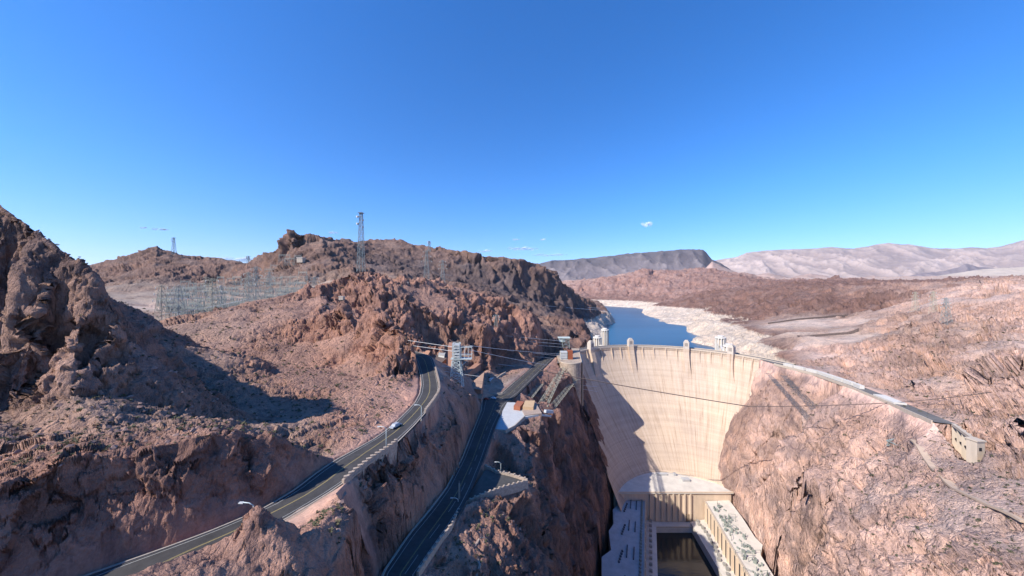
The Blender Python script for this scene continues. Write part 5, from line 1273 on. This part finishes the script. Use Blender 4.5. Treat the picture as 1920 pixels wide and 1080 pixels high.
paint_d = simple('dark_paint', (.035, .038, .045), .3, .1); paint_w = simple('white_paint_car', (.6, .6, .6), .3, .05); paint_r = simple('red_paint', (.35, .05, .03), .3, .1); paint_s = simple('silver_paint', (.35, .36, .38), .3, .1)
def place_car(m_, pos, rz, label, **k):
    c = make_car(m_, **k); c.location = pos; c.rotation_euler = (0, 0, rz); c['label'] = label; return c
p = G(740, 801, Z1); place_car(paint_s, (p[0] + .3, p[1], Z1 + .02), math.radians(-24), 'silver grey car driving on the upper road past the street lamps')
p = G(1000, 706, 184.5); 
m = MB()
e = empty('lorry', G(922, 716, 186.4), 'white lorry parked by the curved wall at the visitor centre', 'lorry'); q = Vector(G(922, 716, 186.4)); rz = -.35
for nm, c, s, mt in (('cargo_box', (0, 0, 2.4), (2.6, 8.5, 3.0), paint_w), ('cab', (0, -5.6, 1.7), (2.4, 2.0, 2.2), paint_w), ('windscreen', (0, -6.62, 2.1), (2.0, .08, .9), win)):
    m = MB(); v = Matrix.Rotation(rz, 3, 'Z') @ Vector(c); m.box(q + v, s, rz=rz); m.build(nm, mt, e)
for sx in (-1, 1):
    for sy in (-5.4, 1.5, 3.2):
        v = Matrix.Rotation(rz, 3, 'Z') @ Vector((sx * 1.1, sy, .5)); m = MB(); d = Matrix.Rotation(rz, 3, 'Z') @ Vector((.15, 0, 0)); m.tube([q + v - d, q + v + d], .5, 12); m.build('wheel', tyre, e)
for k, (px, py, mt, lab) in enumerate([(912, 750, paint_r, 'red car waiting at the junction below the pavilion'), (925, 748, paint_w, 'white car beside the red one at the junction'), (1645, 627, paint_w, 'white vehicle parked at the far car park on the right bank')]):
    if k < 2: p = G(px, py, 186.6); place_car(mt, (p[0], p[1], z2(p[1]) + .05), 1.2, lab)
tk = empty('water_tank', W(873, 957, 118), 'round white tank beside the short street lamp at the wall', 'tank'); x, y, z = W(873, 958, 118); m = MB(); m.tube([(x, y, z - .8), (x, y, z + .9)], .9, 16); m.build('drum', whi, tk); m = MB(); m.tube([(x, y, z + .9), (x, y, z + 1.3)], .9, 16, r2=.3); m.build('lid', whi, tk)

# far car park walls on the right bank
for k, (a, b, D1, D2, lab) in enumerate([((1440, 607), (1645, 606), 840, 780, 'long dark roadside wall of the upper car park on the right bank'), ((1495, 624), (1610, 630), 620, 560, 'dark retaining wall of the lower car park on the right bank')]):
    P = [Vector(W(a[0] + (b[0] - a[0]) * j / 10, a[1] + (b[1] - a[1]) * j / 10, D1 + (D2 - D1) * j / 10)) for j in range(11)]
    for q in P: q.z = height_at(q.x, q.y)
    m = MB(); m.wall([tuple(p) for p in P], 1.2, -2, 3.6); thing_mesh(m, 'roadside_wall', simple('dark_stone%d' % k, (.12, .09, .08), .9, .3), lab, 'wall')  # dark stone colour, varied at random

# ------------------------------------------------------------------ small clouds near the horizon
cm, nt, b = nmat('cloud'); b.inputs['Base Color'].default_value = (.95, .95, .97, 1); b.inputs['Roughness'].default_value = 1
tr = nt.nodes.new('ShaderNodeBsdfTransparent'); mx = nt.nodes.new('ShaderNodeMixShader'); v = mapping(nt, (1, 1, 2)); n = noise(nt, .0022, 6, .7, v); lw = nt.nodes.new('ShaderNodeLayerWeight'); lw.inputs['Blend'].default_value = .35
r1 = ramp(nt, n.outputs[0], [(.40, 0.0), (.80, .75)]); inv = nt.nodes.new('ShaderNodeMath'); inv.operation = 'SUBTRACT'; inv.inputs[0].default_value = 1; nt.links.new(lw.outputs['Facing'], inv.inputs[1])
ml = nt.nodes.new('ShaderNodeMath'); ml.operation = 'MULTIPLY'; nt.links.new(r1, ml.inputs[0]); nt.links.new(inv.outputs[0], ml.inputs[1])
nt.links.new(ml.outputs[0], mx.inputs[0]); nt.links.new(tr.outputs[0], mx.inputs[1]); nt.links.new(b.outputs[0], mx.inputs[2])
nt.links.new(mx.outputs[0], [q for q in nt.nodes if q.type == 'OUTPUT_MATERIAL'][0].inputs['Surface'])
rc = random.Random(3)
for k, (px, py, w, h, lab) in enumerate([(979, 466, 52, 8, 'largest white wisp of cloud over the skyline left of the mesa'), (1032, 478, 60, 5, 'long thin wisp of cloud just left of the mesa'), (1214, 420, 20, 11, 'small cloud high above the mesa'), (300, 430, 26, 5, 'wisp of cloud above the far left hill'), (270, 427, 12, 4, 'tiny wisp of cloud beside the one above the far left hill'), (625, 436, 17, 5, 'tiny cloud left of the tall radio mast'), (910, 471, 24, 5, 'faint wisp of cloud over the long ridge'), (1018, 449, 10, 4, 'speck of cloud high left of the mesa'), (968, 449, 16, 3, 'speck of cloud above the largest wisp'), (440, 487, 70, 14, 'pale cloud in the saddle between the left hills')]):
    D = 26000; x, y, z = W(px, py, D); s = D / FPX; m = MB(); bm = bmesh.new()
    for j in range(7):
        f = (j / 6 - .5) * .8; M = Matrix.Translation((f * w * s, rc.uniform(-1, 1) * w * s * .2, rc.uniform(-.3, .3) * h * s * .5)) @ Matrix.Diagonal((w * s * rc.uniform(.12, .2), w * s * .2, h * s * rc.uniform(.3, .5) * (1.1 - abs(f)), 1))
        bmesh.ops.create_icosphere(bm, subdivisions=3, radius=1, matrix=M)
    me = bpy.data.meshes.new('cloud'); bm.to_mesh(me); bm.free(); me.materials.append(cm)
    o = bpy.data.objects.new('cloud', me); COL.objects.link(o); o.location = (x, y, z); tag(o, kind='structure')

# ------------------------------------------------------------------ loose boulders and desert scrub on the open slopes
def scatter(name, n, seed, mat, smin, smax, leafy, kind='stuff', label=None, ymax=420, amin=.3):
    r = np.random.RandomState(seed); m = MB(); k = 0; tries = 0
    while k < n and tries < n * 20:
        tries += 1; u = r.uniform(-20, 1950); v = math.exp(r.uniform(math.log(60), math.log(ymax))); i = int(np.clip(np.searchsorted(PX, u), 1, NU - 2)); j = int(np.clip(np.searchsorted(Yd[i], v), 1, NR - 2))
        if amp[i, j] < amin or N[i, j, 2] < .55 or Zd[i, j] < 140: continue
        x, y, z = Xd[i, j], Yd[i, j], Zd[i, j]; s = smin * (smax / smin) ** (r.rand() ** 2) * (.7 + v / 260); k += 1
        if leafy:
            vs = []; fs = []
            for q in range(9):
                a = r.uniform(0, 6.28); c = Vector((x + r.uniform(-.4, .4) * s, y + r.uniform(-.4, .4) * s, z + r.uniform(.05, .5) * s)); d1 = Vector((math.cos(a), math.sin(a), r.uniform(-.2, .9))) * s * .34; d2 = Vector((-math.sin(a), math.cos(a), r.uniform(.2, .9))) * s * .22
                b_ = len(vs); vs += [c - d1, c + d2, c + d1, c - d2 * .6]; fs.append((b_, b_ + 1, b_ + 2, b_ + 3))
            m.add(vs, fs)
        else:
            vs = [(x + s * a * r.uniform(.6, 1.2), y + s * b_ * r.uniform(.6, 1.2), z + s * c * r.uniform(.5, 1.0)) for a, b_, c in ((1, 0, 0), (0, 1, 0), (-1, 0, 0), (0, -1, 0), (.1, .1, 1), (0, 0, -1), (.7, .7, .5), (-.7, .6, .4))]
            m.add(vs, [(0, 6, 4), (6, 1, 4), (1, 7, 4), (7, 2, 4), (2, 3, 4), (3, 0, 4), (0, 1, 6), (1, 2, 7), (1, 0, 5), (2, 1, 5), (3, 2, 5), (0, 3, 5)])
    return tag(m.build(name, mat), label, None, None, kind)
scatter('boulders', 3000, 4, simple('boulder_rock', (.30, .195, .16), .95, .35, .6), .18, 1.0, False, amin=.6)
scatter('scrub', 4200, 9, simple('scrub_leaf', (.10, .095, .055), .9, .4, 2), .5, 1.3, True)

# ------------------------------------------------------------------ air
hz = bpy.data.materials.new('haze_air'); hz.use_nodes = True; hn = hz.node_tree; hn.nodes.clear()
ho = hn.nodes.new('ShaderNodeOutputMaterial'); pv = hn.nodes.new('ShaderNodeVolumePrincipled'); pv.inputs['Color'].default_value = (.90, .92, 1.0, 1); pv.inputs['Density'].default_value = 1.2e-5; pv.inputs['Anisotropy'].default_value = 0.2
hn.links.new(pv.outputs[0], ho.inputs['Volume'])
mb = MB(); mb.box((0, 9000, 1290), (60000, 24000, 2720)); o = mb.build('haze', hz); o['kind'] = 'stuff'; o.visible_shadow = True
